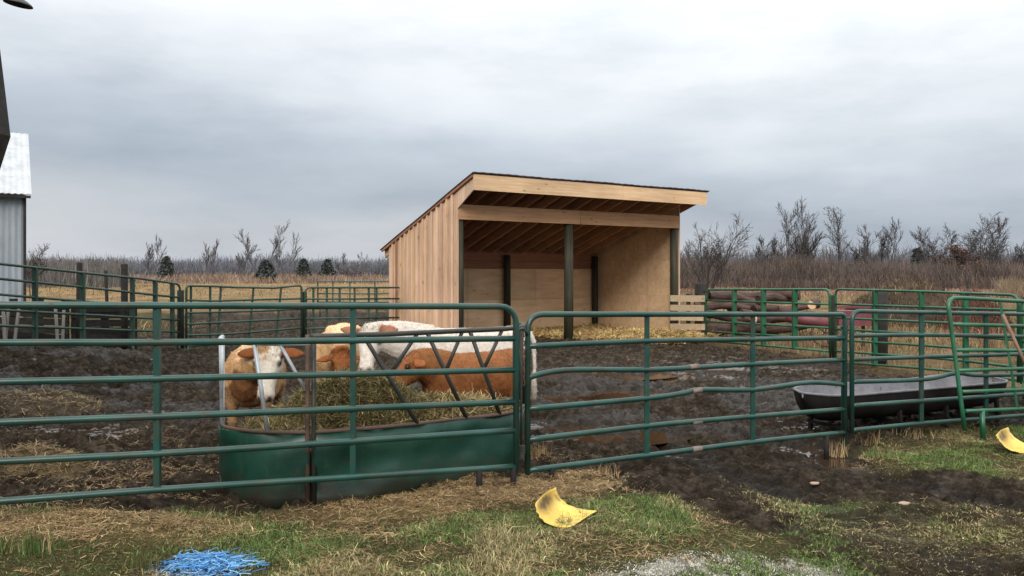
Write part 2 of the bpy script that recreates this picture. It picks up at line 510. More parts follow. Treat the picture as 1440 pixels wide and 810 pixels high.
PUD = [(gp(862, 621, -.12), .62, .24, .25), (gp(800, 604, -.1), .5, .22, .2), (gp(925, 529, -.1), .95, .55, .15), (gp(870, 553, -.1), .75, .5, .2),
       (gp(775, 562, -.1), .5, .35, .1), (gp(835, 527, -.1), 1.0, .45, .1), (gp(262, 640, .0), .16, .08, .1), (gp(1010, 520, -.12), .55, .5, .1),
       (gp(950, 610, -.14), .45, .16, .3), (gp(1150, 655, -.15), .22, .10, .1)]


def pud_field(x, y):
    q = np.full(np.shape(x), 9.0)
    for (cx, cy), a, b, t in PUD:
        dx, dy = x - cx, y - cy; c, s = math.cos(t), math.sin(t)
        q = np.minimum(q, np.hypot((dx * c + dy * s) / a, (-dx * s + dy * c) / b))
    return q + (fbm(x * 2.3, y * 2.3, 71, 3) - .5) * .9


def masks(x, y):
    n = (fbm(x * 1.6, y * 1.6, 3, 5) - .5)
    fore = sstep(-.16, .22, polysd(x, y, FORE) + n * .9)
    rg = sstep(-.15, .25, polysd(x, y, RGRASS) + n * 1.0)
    th = sstep(.0, .3, polysd(x, y, THIN)) * (.22 + .55 * sstep(.42, .66, fbm(x * 1.3 + 5, y * 3.6, 33, 5)))
    pen_r = sstep(-.3, .6, polysd(x, y, PEN_R) + n * 1.5)
    fl = sstep(-2, 3, polysd(x, y, FIELD_L) + n * 10)
    bank = sstep(-.5, 1.5, polysd(x, y, BANK_L) + n * 3)
    grass = np.maximum.reduce([fore, rg, th, bank * .8])
    straw = np.maximum.reduce([sstep(-.1, .35, polysd(x, y, STRAWF) + n * .5) * .65, sstep(-.1, .4, polysd(x, y, HAYL) + n * .8) * .4,
                               sstep(-.2, .25, polysd(x, y, BED) + n * .9)])
    lime = sstep(-.25, .35, polysd(x, y, LIME) + n * 1.2) * (.35 + .65 * sstep(.4, .6, fbm(x * 6, y * 6, 45, 4)))
    field = np.maximum(pen_r * .8, fl)
    return fore, rg, th, grass, straw, lime, field, pen_r


# ------------------------------------------------------------------ ground sheet
def ground_full(x, y):
    z = gz(x, y)
    fore, rg, th, grass, straw, lime, field, pen_r = masks(x, y)
    pq = pud_field(x, y)
    near = sstep(60, 25, y)
    mudm = np.clip(1 - np.maximum(np.maximum(grass * .8, field), straw * .7), 0, 1) * near
    clod = fbm(x * 3.2, y * 3.2, 5, 5, .6)
    wx = x + (vnoise(x * 9, y * 9, 61) - .5) * .09; wy = y + (vnoise(x * 9, y * 9, 62) - .5) * .09
    pits = sstep(.42, .08, worley(wx * 3.8, wy * 3.8, 21)); pit2 = sstep(.40, .1, worley(wx * 7.5, wy * 7.5, 27))
    rid = 1 - np.abs(2 * fbm(x * 5.5, y * 5.5, 15, 4, .6) - 1)
    # wheel ruts leaving the gateway toward the lower right
    rut = 0
    for off in (-.75, .75):
        cxr = 2.3 + off + (8 - y) * .32
        rut = rut + np.exp(-((x - cxr) / .24) ** 2) * sstep(9.5, 7.5, y)
    yard = sstep(6.6, 8.2, y - .28 * x)
    h = ((clod - .5) * .21 + (rid - .55) * .07 - pits * .075 - pit2 * .035) * (.42 + .58 * yard) + (fbm(x * 14, y * 14, 8, 4, .65) - .5) * .075 + (1 - np.abs(2 * vnoise(x * 11 + clod * 3, y * 11, 93) - 1) - .5) * .03
    lug = sstep(.45, .55, (vnoise(x * .8, y * 7, 91)))
    h = h - rut * (.07 + .03 * lug)
    pm = sstep(1.25, .75, pq)
    dip = pm * .09
    soft = (fbm(x * 2.2, y * 2.2, 9, 4) - .5) * .07 + (fbm(x * 12, y * 12, 19, 3) - .5) * .03
    h = h + (vnoise(x * 26, y * 26, 97) - .5) * .02 + (fbm(x * 3.5, y * 11, 98, 3) - .5) * .05 * (1 - yard)
    wl = -.047 + (fbm(x * .55, y * .55, 131, 3) - .5) * .16
    pool = (h < wl) * (mudm > .8) * sstep(6.0, 7.2, y - .3 * x) * (y < 17)
    h = np.where(pool > .5, wl, h)
    z = z + h * mudm * (1 - .85 * pm) + soft * (1 - mudm) * near - dip + straw * near * .03
    far = sstep(40, 140, y)
    z = z + (fbm(x * .05, y * .05, 88, 3) - .5) * .25 * sstep(28, 60, y)
    wet = sstep(.5, .40, fbm(x * 1.3, y * 1.3, 51, 5)) * mudm * sstep(17, 12, y) * sstep(8, 9.5, y + x * .0) + sstep(1.6, 1.0, pq) + rut * .5
    return z, h, wet, grass, straw, lime, field, pool


def gzf(x, y):
    return ground_full(np.asarray(x, float), np.asarray(y, float))[0]


def build_ground():
    u = np.linspace(-.74, .74, 760)
    ys = np.r_[np.linspace(-25, 1.0, 14), np.geomspace(1.4, 3.7, 24)[:-1], np.geomspace(3.7, 26, 780)[:-1], np.geomspace(26, 4500, 130)]
    k = np.array([.04, .12, .3, .6, 1, 1.8, 3, 5])
    Yc = np.maximum(ys, 1.4)
    inner = u[None, :] * Yc[:, None]
    outer = k[None, :] * (6 + .5 * Yc[:, None])
    X = np.concatenate([-.74 * Yc[:, None] - outer[:, ::-1], inner, .74 * Yc[:, None] + outer], 1)
    Y = np.repeat(ys[:, None], X.shape[1], 1)
    x = X.ravel(); y = Y.ravel()
    z, h, wet, grass, straw, lime, field, pool = ground_full(x, y)
    m1 = np.c_[grass, np.clip(straw, 0, 1), np.clip(wet, 0, 1), pool]
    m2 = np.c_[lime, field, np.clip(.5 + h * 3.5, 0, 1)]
    nr, nc = X.shape
    idx = np.arange(nr * nc).reshape(nr, nc)
    fc = np.stack([idx[:-1, :-1], idx[:-1, 1:], idx[1:, 1:], idx[1:, :-1]], -1).reshape(-1, 4)
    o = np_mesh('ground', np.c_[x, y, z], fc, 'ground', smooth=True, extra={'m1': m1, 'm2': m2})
    tag(o, kind='structure')


build_ground()
for (cx, cy), a, b, t in PUD:
    mb = MB(); n = 40; z = g1(cx, cy) - .036
    vs = [(cx, cy, z)] + [(cx + 1.45 * (a * math.cos(q) * math.cos(t) - b * math.sin(q) * math.sin(t)),
                           cy + 1.45 * (a * math.cos(q) * math.sin(t) + b * math.sin(q) * math.cos(t)), z) for q in [2 * math.pi * i / n for i in range(n)]]
    mb.add(vs, [(0, 1 + i, 1 + (i + 1) % n) for i in range(n)])
    tag(mb.build('puddle_water', 'water'), kind='structure')


# ------------------------------------------------------------------ grass, straw and litter on the ground
def build_grass():
    GREEN = [(.07, .125, .028), (.045, .09, .018), (.10, .145, .04), (.14, .165, .06)]
    DEAD = [(.27, .21, .105), (.38, .31, .17), (.17, .12, .058), (.17, .155, .065), (.22, .20, .09)]
    q = np.r_[rand_poly(330000, [(-5.5, 6.4), (-5, 3.6), (4, 3.6), (4, 5.5), (1.5, 7)]), rand_poly(60000, RGRASS), rand_poly(60000, THIN)]
    x, y = q.T
    fore, rg, th, grass, straw, lime, field, pen = masks(x, y)
    clump = fbm(x * 2.1, y * 2.1, 77, 4)
    keep = RNG.uniform(0, 1, len(x)) < np.clip(np.maximum(fore, rg) * (.35 + sstep(.42, .62, clump)) + th * .7, 0, 1) * (1 - .85 * lime) * (1 - .5 * straw)
    x, y, clump, straw = x[keep], y[keep], clump[keep], straw[keep]; n = len(x)
    green = RNG.uniform(0, 1, n) < sstep(.34, .56, fbm(x * 1.2 + 3, y * 1.2, 99, 4)) * .9 * (1 - straw) + .08
    col = np.where(green[:, None], pick(n, *GREEN, jitter=.4) * 1.2, pick(n, *DEAD, jitter=.45) * 1.2)
    h = RNG.gamma(3, .0058, n) * (.5 + 1.4 * sstep(.45, .72, clump)) * np.where(polysd(x, y, THIN) > .1, .6, 1) + .008
    z = gzf(x, y) - .006
    lean = np.clip(RNG.normal(1.05, .45, n), .1, 1.8)
    V, Fc, C = blades(np.c_[x, y, z], h, RNG.uniform(.0022, .0055, n) * np.where(RNG.uniform(0, 1, n) < .07, 2.4, 1), lean, col)
    tag(np_mesh('grass', V, Fc, 'blade', cols=C), kind='stuff')


FEED_IN = [(.1, 7.3), (.16, 7.05), (.1, 6.7), (-.42, 6.30), (-.76, 6.08), (-1.12, 5.89), (-1.44, 5.78), (-1.78, 5.79), (-2.1, 5.94), (-2.27, 6.26), (-2.3, 6.5), (-1.9, 7.3), (-.6, 7.6)]


def build_litter():
    PAL = [(.32, .22, .10), (.42, .32, .17), (.24, .15, .07), (.18, .11, .055), (.15, .095, .05)]
    q = np.r_[rand_poly(26000, FORE[:-2] + [gp(1240, 830), gp(-500, 830)]), rand_poly(26000, STRAWF), rand_poly(16000, HAYL), rand_poly(6000, RGRASS), rand_poly(1800, THIN)]
    # trodden hay on the mud around the feeder, thinning outward
    a = RNG.uniform(0, 2 * np.pi, 16000); r = np.abs(RNG.normal(0, 1, 16000))
    q = np.r_[q, np.c_[-1.2 + np.cos(a) * (1.3 + r * .7), 6.3 + np.sin(a) * (.8 + r * .6)], np.c_[RNG.uniform(-5, -1.8, 9000), RNG.uniform(5.2, 8.5, 9000)]]
    q = q[polysd(q[:, 0], q[:, 1], FEED_IN) < 0]
    x, y = q.T
    fore, rg, th, grass, straw, lime, field, pen = masks(x, y)
    keep = RNG.uniform(0, 1, len(x)) < sstep(.35, .62, fbm(x * 2.7, y * 2.7, 123, 4)) * .9 + straw * .4
    x, y = x[keep], y[keep]; n = len(x)
    z = gzf(x, y) + RNG.uniform(.0, .022, n)
    V, Fc, C = strands(np.c_[x, y, z], RNG.gamma(3, .016, n), RNG.uniform(.0014, .0032, n), RNG.normal(0, .22, n), pick(n, *PAL, jitter=.45))
    tag(np_mesh('straw_litter', V, Fc, 'blade', cols=C), kind='stuff')


def build_gravel():
    q = rand_poly(26000, [gp(820, 780), gp(1060, 768), gp(1190, 790), gp(1200, 850), gp(790, 850)]); x, y = q.T
    lime = masks(x, y)[5]; keep = RNG.uniform(0, 1, len(x)) < lime * .9 + .02; x, y = x[keep], y[keep]; n = len(x)
    z = gzf(x, y); r = RNG.gamma(2, .0010, n) + .0012
    c = np.c_[x, y, z + r * .3]
    o = np.array([[1, 0, -.5], [-.5, .87, -.5], [-.5, -.87, -.5], [0, 0, .8]])
    V = c[:, None, :] + o[None] * r[:, None, None] * RNG.uniform(.6, 1.4, (n, 4, 1))
    Fc = (np.arange(n)[:, None, None] * 4 + np.array([[0, 1, 3], [1, 2, 3], [2, 0, 3]])[None]).reshape(-1, 3)
    tag(np_mesh('gravel', V.reshape(-1, 3), Fc, 'hay', cols=np.repeat(pick(n, (.50, .48, .42), (.58, .56, .50), (.38, .35, .29), (.24, .21, .16), jitter=.3), 4, 0)), kind='stuff')


def build_bedding():
    PAL = [(.56, .40, .17), (.66, .50, .24), (.44, .30, .12), (.34, .22, .10)]
    q = rand_poly(42000, BED); x, y = q.T
    n = len(x)
    c = np.array(sh(5.4, -.9)); d = np.hypot((x - c[0]) / 1.5, (y - c[1]) / 1.0)
    z = gzf(x, y) + .01 + .20 * np.exp(-d ** 2) * RNG.uniform(.2, 1, n) + RNG.uniform(0, .07, n)
    V, Fc, C = strands(np.c_[x, y, z], RNG.uniform(.12, .4, n), RNG.uniform(.006, .014, n), RNG.normal(0, .3, n), pick(n, *PAL, jitter=.3))
    tag(np_mesh('straw_bedding', V, Fc, 'blade', cols=C), kind='stuff')


def build_dry_field():
    PAL = [(.22, .135, .07), (.17, .12, .055), (.28, .21, .12), (.13, .09, .045), (.10, .115, .04), (.23, .11, .06)]
    q = np.r_[rand_poly(26000, [(4.6, 20.8), (6.4, 16), (7.4, 11), (16, 11), (26, 22), (20, 30), (5, 30)]), rand_poly(22000, [(3.5, 26), (20, 26), (70, 80), (10, 90)]),
              rand_poly(14000, [(-60, 40), (-3, 40), (-3, 90), (-90, 130)]), rand_poly(6000, [(-9, 17), (-20, 16), (-22, 30), (-9, 26)])]
    x, y = q.T
    keep = RNG.uniform(0, 1, len(x)) < sstep(.3, .6, fbm(x * .5, y * .5, 200, 4)) + .15
    x, y = x[keep], y[keep]; n = len(x)
    left = x < -2
    h = RNG.gamma(4, .085, n) * np.where(left, .5, .62) * (.5 + fbm(x * .7, y * .7, 210, 3))
    w = np.clip(y, 10, 90) * .00075
    V, Fc, C = blades(np.c_[x, y, gz(x, y)], h, w * RNG.uniform(.5, 1.3, n), np.clip(RNG.normal(.8, .45, n), 0, 1.7), pick(n, *PAL, jitter=.35) * (.55 + .9 * fbm(x * .6, y * .6, 220, 4))[:, None])
    tag(np_mesh('dry_field_grass', V, Fc, 'blade', cols=C), kind='stuff')


build_grass(); build_litter(); build_gravel(); build_bedding(); build_dry_field()


def weed(px, py, hgt, n, sp, label, z=0, pal=((.42, .30, .15), (.52, .38, .2), (.3, .2, .1))):
    x, y = gp(px, py, z); zz = g1(x, y)
    p = np.c_[np.clip(RNG.normal(0, sp, n), -1.5 * sp, 1.5 * sp), np.clip(RNG.normal(0, sp * .7, n), -sp, sp), np.full(n, -.02)]
    V, Fc, C = blades(p, RNG.uniform(.4, 1, n) * hgt, RNG.uniform(.003, .006, n), np.clip(RNG.normal(.35, .25, n), 0, 1.2), pick(n, *pal))
    o = np_mesh('weed_tuft', V, Fc, 'blade', cols=C); o.location = (x, y, zz)
    tag(o, label, 'weed', 'tufts of weeds around the fence feet')


GRN = ((.05, .10, .02), (.07, .13, .03), (.11, .15, .05))
weed(757, 645, .24, 120, .07, 'orange dead grass tuft just right of where the two front gates meet', -.03)
weed(848, 668, .16, 90, .08, 'straw coloured tuft under the dented middle gate, nearest its bent foot', -.03)
weed(1180, 640, .22, 60, .05, 'dry stalks crowded round the gate post by the trough', -.19)
weed(1222, 625, .30, 26, .10, 'thin pale stalks standing right of the gate post by the trough', -.19)
weed(1285, 618, .22, 40, .14, 'sparse dry stalks below the trough, in front of the right gate', -.2)
weed(960, 470, .0001, 1, .01, 'x') if False else None
weed(478, 765, .13, 170, .07, 'dark green grass tuft in the foreground right of the blue twine', 0, GRN)
weed(650, 748, .11, 200, .07, 'green grass tuft in the foreground below the feeder, left of the yellow plastic', 0, GRN)
weed(40, 780, .17, 190, .10, 'long green and straw grass clump at the lower left corner', .05, GRN + ((.35, .26, .13),))
weed(200, 800, .14, 150, .06, 'bushy dull green clump against the left of the blue twine', 0.02, ((.10, .10, .035), (.13, .12, .05), (.07, .08, .02)))
weed(1290, 652, .10, 260, .075, 'bright green grass patch at the foot of the right gate', -.2, GRN)


# ------------------------------------------------------------------ gates and fence panels
def dinv(x0, D0, x1, D1):
    return lambda x: 1 / (1 / D0 + (1 / D1 - 1 / D0) * (x - x0) / (x1 - x0))


def gate(name, label, group, Df, xl, xr, rails, uprights, material, r=.022, corner=(.14, .14), feet=(), cat='gate', upw=None, postm=None, sides=8):
    """rails: photo polylines top to bottom; first and last close the frame"""
    def ip(poly, x):
        if x <= poly[0][0]: return poly[0][1] + (poly[1][1] - poly[0][1]) * (x - poly[0][0]) / (poly[1][0] - poly[0][0])
        for (a, b), (c, d) in zip(poly, poly[1:]):
            if x <= c: return b + (d - b) * (x - a) / (c - a)
        (a, b), (c, d) = poly[-2], poly[-1]; return d + (d - b) * (x - c) / (c - a)
    W = lambda x, y: P(x, y, Df(x))
    bl = W(xl, ip(rails[-1], xl)); br = W(xr, ip(rails[-1], xr))
    base = (bl + br) / 2; base.z = g1(base.x, base.y)
    root = thing(name, label, cat, base, 0, group)
    tl = W(xl, ip(rails[0], xl)); tr = W(xr, ip(rails[0], xr))
    ax = (tr - tl).normalized()

    def corner_pts(c, d_in, d_out, rad):
        a = c - d_in * rad; e = c + d_out * rad
        return [(1 - t) ** 2 * a + 2 * t * (1 - t) * c + t * t * e for t in (0, .2, .4, .6, .8, 1)]
    pts = [bl - Vector((0, 0, .03))]
    upl = (tl - bl).normalized(); dnr = (br - tr).normalized()
    pts += corner_pts(tl, upl, ax, corner[0]) if corner[0] else [tl]
    pts += [W(x, y) for x, y in rails[0] if xl + 25 < x < xr - 25]
    pts += corner_pts(tr, ax, dnr, corner[1]) if corner[1] else [tr]
    pts += [br - Vector((0, 0, .03))]
    MB().tube(pts, r, sides).build('frame', material, root, base)
    for poly in rails[1:]:
        xs = [xl] + [x for x, _ in poly if xl < x < xr] + [xr]
        q = [W(x, ip(poly, x)) for x in xs]
        if len(q) > 2:
            MB().tube(spline(q, 5) if len(q) > 2 else q, r * .97, sides).build('rail', material, root, base)
        else: MB().tube(q, r * .97, sides).build('rail', material, root, base)
    for up in uprights:
        x0, x1 = up if isinstance(up, tuple) else (up, up)
        a = W(x0, ip(rails[0], x0)); b = W(x1, ip(rails[-1], x1)); w = upw or r * 1.7
        off = Vector((ax.y, -ax.x, 0)) * -.012
        MB().bar(a + off, b + off, w, w * .8).build('upright', material, root, base)
    for fx in feet:
        a = W(fx, ip(rails[-1], fx)); gzz = g1(a.x, a.y)
        MB().tube([a, (a.x, a.y, gzz - .05)], r * 1.05, sides).build('foot', postm or material, root, base)
    return root


FG = 'front gates of the pen'
D1 = dinv(0, 5.09, 738, 6.2)
gate('livestock_gate', 'straight green tube gate at front left, in front of the hay feeder', FG, D1, -330, 726,
     [[(-330, 428), (0, 429), (360, 430), (726, 431)], [(-330, 486), (0, 482), (290, 481), (726, 476)], [(-330, 545), (0, 537), (290, 531), (726, 520)],
      [(-330, 607), (0, 594), (290, 583), (726, 565)], [(-330, 666), (0, 649), (290, 634), (726, 605)], [(-330, 729), (0, 705), (290, 684), (726, 656)]],
     [-100, 221, 497], 'green', .0235, feet=(674, 722), postm='trough', sides=12)
D2 = dinv(740, 6.35, 1188, 8.2)
gate('livestock_gate', 'middle green tube gate with dented rails, in front of the muddy yard', FG, D2, 742, 1188,
     [[(742, 442), (1188, 442)], [(742, 487), (905, 479.5), (1000, 478), (1060, 477), (1188, 475)],
      [(742, 531), (795, 520.5), (910, 520), (1000, 515.5), (1060, 512), (1188, 506)],
      [(742, 575), (910, 560), (960, 553), (985, 548), (1060, 548), (1137, 538), (1188, 541)],
      [(742, 618.5), (910, 599), (1060, 585.5), (1188, 575.5)], [(742, 661.5), (910, 640.5), (1060, 621.5), (1188, 608)]],
     [911, 1060], 'green', .0235, corner=(.14, .06), feet=(776, 1162), postm='trough', sides=12)
gt2 = [o for o in COL.objects if o.get('label', '').startswith('middle green')][0]
for wx, wy in ((975, 516), (979, 549), (979, 593.5), (979, 631.5)):
    MB().tube([P(wx - 6, wy + .6, D2(wx - 6)), P(wx + 7, wy - .9, D2(wx + 7))], .0248, 12).build('worn_band', 'rust_pale', gt2, gt2.location)
D3 = dinv(1198, 8.25, 1440, 9.7)
gate('livestock_gate', 'right green tube gate with a bowed rail, in front of the black trough', FG, D3, 1198, 1510,
     [[(1198, 437.5), (1300, 439.5), (1440, 442), (1510, 443)], [(1198, 472), (1300, 471), (1440, 473.5), (1510, 474)], [(1198, 505.5), (1300, 502), (1440, 498), (1510, 496)],
      [(1198, 537), (1300, 533.5), (1345, 525), (1385, 528), (1510, 524)], [(1198, 570.5), (1300, 563.5), (1440, 554), (1510, 549)], [(1198, 605), (1300, 595), (1440, 584), (1510, 578)]],
     [1297, 1388, 1480], 'green', .0235, corner=(.12, .12), feet=(), sides=12)
# post pair and latches where the gates meet
pj = P(1187, 560, 8.3); b0 = (pj.x, pj.y, g1(pj.x, pj.y))
rt = thing('gate_post', 'green steel post sunk in mud between the dented gate and the trough gate', 'post', b0)
MB().tube([(b0[0], b0[1], b0[2] - .1), (b0[0], b0[1], 1.05)], .03, 12).build('shaft', 'green_old', rt, b0)
MB().tube([(b0[0], b0[1], 1.05), (b0[0], b0[1], 1.075)], .034, 12).build('cap', 'green_old', rt, b0)
pj = P(733.5, 560, 6.36); b0 = (pj.x, pj.y, g1(pj.x, pj.y))
rt = thing('gate_latch', 'rusty chain and drop latch holding the two front gates together', 'latch', b0)
MB().tube([P(733, 468, 6.28), P(733, 640, 6.3)], .009, 8).build('drop_rod', 'tube_dark', rt, b0)
mb = MB()
for i in range(13):
    y0 = 464 + i * 6.2; c = P(736.5 + math.sin(i * .5) * 1.0, y0, 6.27)
    ang = (i % 2) * math.pi / 2; a = []
    for k in range(10):
        t = 2 * math.pi * k / 10; e = Vector((math.cos(ang), math.sin(ang), 0)) * math.cos(t) * .010 + Vector((0, 0, 1)) * math.sin(t) * .021
        a.append(c + e)
    mb.tube(a, .0035, 5, closed=True)
mb.build('chain', 'rust', rt, b0)
MB().tube([P(726, 472, 6.2), P(730, 463, 6.24), P(736, 462, 6.27), P(742, 470, 6.33)], .011, 8).build('top_collar', 'green_old', rt, b0)
MB().box(P(734, 632, 6.27), (.05, .04, .06)).box(P(730, 640, 6.24), (.07, .03, .035)).build('catch', 'tube_dark', rt, b0)

# leaning fresh-green panel on the right
D4 = dinv(1333, 8.75, 1440, 9.35)
def leanP(x, y):
    t = (y - 419) / 190.0
    return P(x, y, D4(x) - .28 * t + .12)
base = leanP(1405, 605); base.z = g1(base.x, base.y)
rt = thing('livestock_gate', 'bright green tube gate leaning loose against the right gate', 'gate', base)
fr = [leanP(1357, 605)] + spline([leanP(1352, 570), leanP(1343, 500), leanP(1336, 448), leanP(1334, 430), leanP(1338, 421), leanP(1347, 419), leanP(1380, 420.5), leanP(1440, 424), leanP(1540, 429)], 4) + [leanP(1572, 590)]
MB().tube(fr, .023, 12).build('frame', 'green_bright', rt, base)
for (xa, ya), (xb, yb) in [((1337, 456), (1545, 461)), ((1342, 492), (1550, 494)), ((1347, 521), (1556, 515)), ((1352, 551), (1562, 543)), ((1357, 578), (1568, 570))]:
    MB().tube([leanP(xa, ya), leanP((xa + xb) / 2, (ya + yb) / 2), leanP(xb, yb)], .021, 10).build('rail', 'green_bright', rt, base)
MB().bar(leanP(1406, 423), leanP(1431, 574), .03, .025).build('upright', 'green_bright', rt, base)
MB().bar(leanP(1490, 428), leanP(1508, 572), .03, .025).build('upright', 'green_bright', rt, base)
q = leanP(1381, 577); MB().tube([q, (q.x, q.y - .02, g1(q.x, q.y) - .03)], .027, 10).build('foot', 'green_bright', rt, base)
# wooden handle
a = P(1410, 442, 8.9); b = P(1455, 540, 8.65)
o = MB().tube([a, b], .017, 10).build('wooden_pole', 'stick', None, a); o.location = a
tag(o, 'brown wooden pole leaning over the bright green panel at the right edge', 'pole')

BG = 'panels of the back fence'
D5 = dinv(992, 20, 1167, 16.2)
gate('pipe_fence', 'green pipe panel beside the pale plank fence, logs behind it', BG, D5, 993, 1167,
     [[(993, 407.5), (1167, 407)], [(993, 422.5), (1167, 428)], [(993, 438), (1167, 445)], [(993, 452.5), (1167, 461)], [(993, 466), (1167, 477)], [(993, 479), (1167, 494)]],
     [1032, 1073, 1117], 'green_bright', .026, upw=.10, feet=(1000, 1160), cat='fence')
D6 = dinv(1175, 15.8, 1432, 11.6)
gate('pipe_fence', 'long green pipe panel with a dark wooden post behind it, beyond the trough', BG, D6, 1175, 1432,
     [[(1175, 406.5), (1300, 410), (1432, 415)], [(1175, 427.5), (1330, 433), (1432, 436)], [(1175, 447), (1330, 454), (1432, 459)], [(1175, 463), (1330, 471), (1432, 478)],
      [(1175, 478), (1330, 488), (1432, 497)], [(1175, 494), (1330, 505), (1432, 517)], [(1175, 509), (1330, 521), (1432, 535)]],
     [1230, 1295, 1357], 'green_bright', .022, upw=.07, feet=(1180, 1425), cat='fence')
D6b = dinv(1436, 11.5, 1520, 10.6)
gate('pipe_fence', 'green pipe panel cut off by the right edge of the photo', BG, D6b, 1437, 1530,
     [[(1437, 416), (1530, 420)], [(1437, 438), (1530, 444)], [(1437, 460), (1530, 468)], [(1437, 480), (1530, 490)], [(1437, 500), (1530, 512)], [(1437, 537), (1530, 550)]],
     [1470], 'green_bright', .022, feet=(1440, 1525), cat='fence')
D7 = dinv(0, 13.1, 253, 16.7)
gate('pipe_fence', 'sloping green pipe panel climbing toward the white barn at left', BG, D7, -150, 253,
     [[(-150, 358), (0, 371), (55, 377), (120, 384), (200, 392), (253, 399.5)], [(-150, 377), (0, 392), (118, 404), (253, 418.5)], [(-150, 400), (0, 414), (95, 422), (253, 434)],
      [(-150, 428), (0, 436), (253, 450)], [(-150, 452), (0, 458), (253, 467)], [(-150, 478), (0, 481), (253, 484)]],
     [-60, 50, 117, 187, 219, 243], 'green_old', .024, corner=(0, .12), upw=.075, feet=(50, 187, 252), cat='fence')
D8 = dinv(262, 16.5, 424, 18.6)
gate('pipe_fence', 'sagging green pipe panel with bent bars, first right of the sloping panel', BG, D8, 262, 424,
     [[(262, 402), (300, 402.5), (330, 404), (385, 405), (410, 402.5), (424, 401.5)], [(262, 422), (300, 423), (360, 421.5), (424, 420)], [(262, 440), (360, 437.5), (424, 434.5)],
      [(262, 456), (340, 452), (424, 448)], [(262, 471.5), (330, 469), (424, 461)], [(262, 487), (424, 476)]],
     [269, 296, (311, 307), (357, 350), (396, 388)], 'green_old', .023, corner=(.08, .08), upw=.04, feet=(264, 422), cat='fence')
D9 = dinv(427, 18.7, 552, 20.2)
gate('pipe_fence', 'level green pipe panel running behind the wooden shelter', BG, D9, 429, 575,
     [[(429, 404.5), (575, 404.5)], [(429, 420.5), (575, 420)], [(429, 434), (575, 433)], [(429, 448), (575, 446.5)], [(429, 462), (575, 459)], [(429, 476), (575, 472)]],
     [441, 460, 478, 499, 519, 530], 'green_old', .023, corner=(.14, .1), upw=.045, feet=(440, 530), cat='fence')
D10 = dinv(447, 30, 552, 30)
gate('pipe_fence', 'thin far pipe panel standing behind the level one, in the tan field', BG, D10, 447, 575,
     [[(447, 396), (575, 396)], [(447, 413), (575, 413)], [(447, 425), (575, 425)]],
     [468, 492, 527], 'green_old', .025, corner=(.05, .05), feet=(450, 500, 550), cat='fence')
# uprights of wood
def wood_post(px, ytop, D, w, label, lean=0):
    t = P(px, ytop, D); z = g1(t.x, t.y)
    o = MB().tube([(0, 0, -.2), (lean * .4, 0, (t.z - z) * .5), (lean, 0, t.z - z - .02), (lean, 0, t.z - z)], [w * .52, w * .5, w * .5, w * .4], 10).build('fence_post', 'oldwood')
    o.location = (t.x, t.y, z); tag(o, label, 'post', 'wooden posts of the fences')
wood_post(175, 371, 16.2, .13, 'tall dark wooden post behind the sloping panel, thickest of the left posts')
wood_post(110, 369, 15.6, .10, 'dark wooden post behind the sloping panel, nearer the white barn', .03)
wood_post(152, 380, 17.5, .07, 'thin crooked post between the two taller left posts', -.05)
wood_post(254, 408, 17.0, .14, 'stubby dark post where the sloping and the sagging panels meet')
wood_post(427, 410, 18.8, .15, 'dark post where the sagging and the level panels meet')
wood_post(1237, 409, 15.2, .28, 'thick black wooden post behind the long green panel beyond the trough')
wood_post(1170, 415, 16.3, .10, 'slim post between the two green panels in front of the logs')
wood_post(985, 398, 24.0, .34, 'stout dark trunk-like post behind the pale plank fence')
wood_post(1327, 394, 48, .14, 'pale stake in the dry grass below the red-brown bush, left one')
wood_post(1361, 394, 48, .14, 'pale stake in the dry grass below the red-brown bush, right one')

# pale plank fence beside the shelter
p0 = P(940, 470, 20.9); p1 = P(992, 470, 20.0)
b0 = Vector(((p0.x + p1.x) / 2, (p0.y + p1.y) / 2, g1(p0.x, p0.y)))
rt = thing('plank_fence', 'short fence of five pale planks right of the wooden shelter', 'fence', b0)
for i, (ya, yb) in enumerate([(415, 424), (428.5, 437), (442, 450.5), (455, 463.5), (467.5, 476)]):
    a = P(943, (ya + yb) / 2, 20.85); b = P(991 - (i % 3) * 1.2, (ya + yb) / 2 + .6, 20.05)
    MB().bar(a, b, .03, (yb - ya) / F * 20.4, tint=random.uniform(.85, 1.1)).build('plank', 'palewood', rt, b0)
for x in (968, 989):
    q = P(x, 413, dinv(943, 20.93, 991, 20.13)(x)); MB().bar((q.x, q.y, b0.z - .1), q, .09, .09).build('post', 'post', rt, b0)

# dark plank fence behind the sloping panel
for k, (xa, xb, da, db, lab) in enumerate([(-60, 96, 14.6, 15.7, 'black weathered plank fence nearest the white barn, pale sticks against it'),
                                           (100, 192, 15.8, 16.6, 'black weathered plank fence between the two tall left posts')]):
    Dw = dinv(xa, da, xb, db)
    A, B_ = P(xa, 480, Dw(xa)), P(xb, 480, Dw(xb)); b0 = (A + B_) / 2; b0.z = g1(b0.x, b0.y)
    rt = thing('weathered_fence', lab, 'fence', b0, 0, 'dark plank fences at left')
    for i, y in enumerate((436, 445, 455, 465, 475, 484)):
        j = random.uniform(-2, 2)
        MB().bar(P(xa, y + j - (8 if k == 0 else 0), Dw(xa)), P(xb, y + random.uniform(-2, 2), Dw(xb)), .035, random.uniform(.12, .15), tint=random.uniform(.6, 1.6)).build('plank', 'oldwood', rt, b0)
    for x in np.linspace(xa + 6, xb - 4, 3 if k else 5):
        q = P(x, 428 - (8 if k == 0 else 0), Dw(x) + .07); MB().bar((q.x, q.y, g1(q.x, q.y) - .1), q, .10, .10).build('post', 'oldwood', rt, b0)
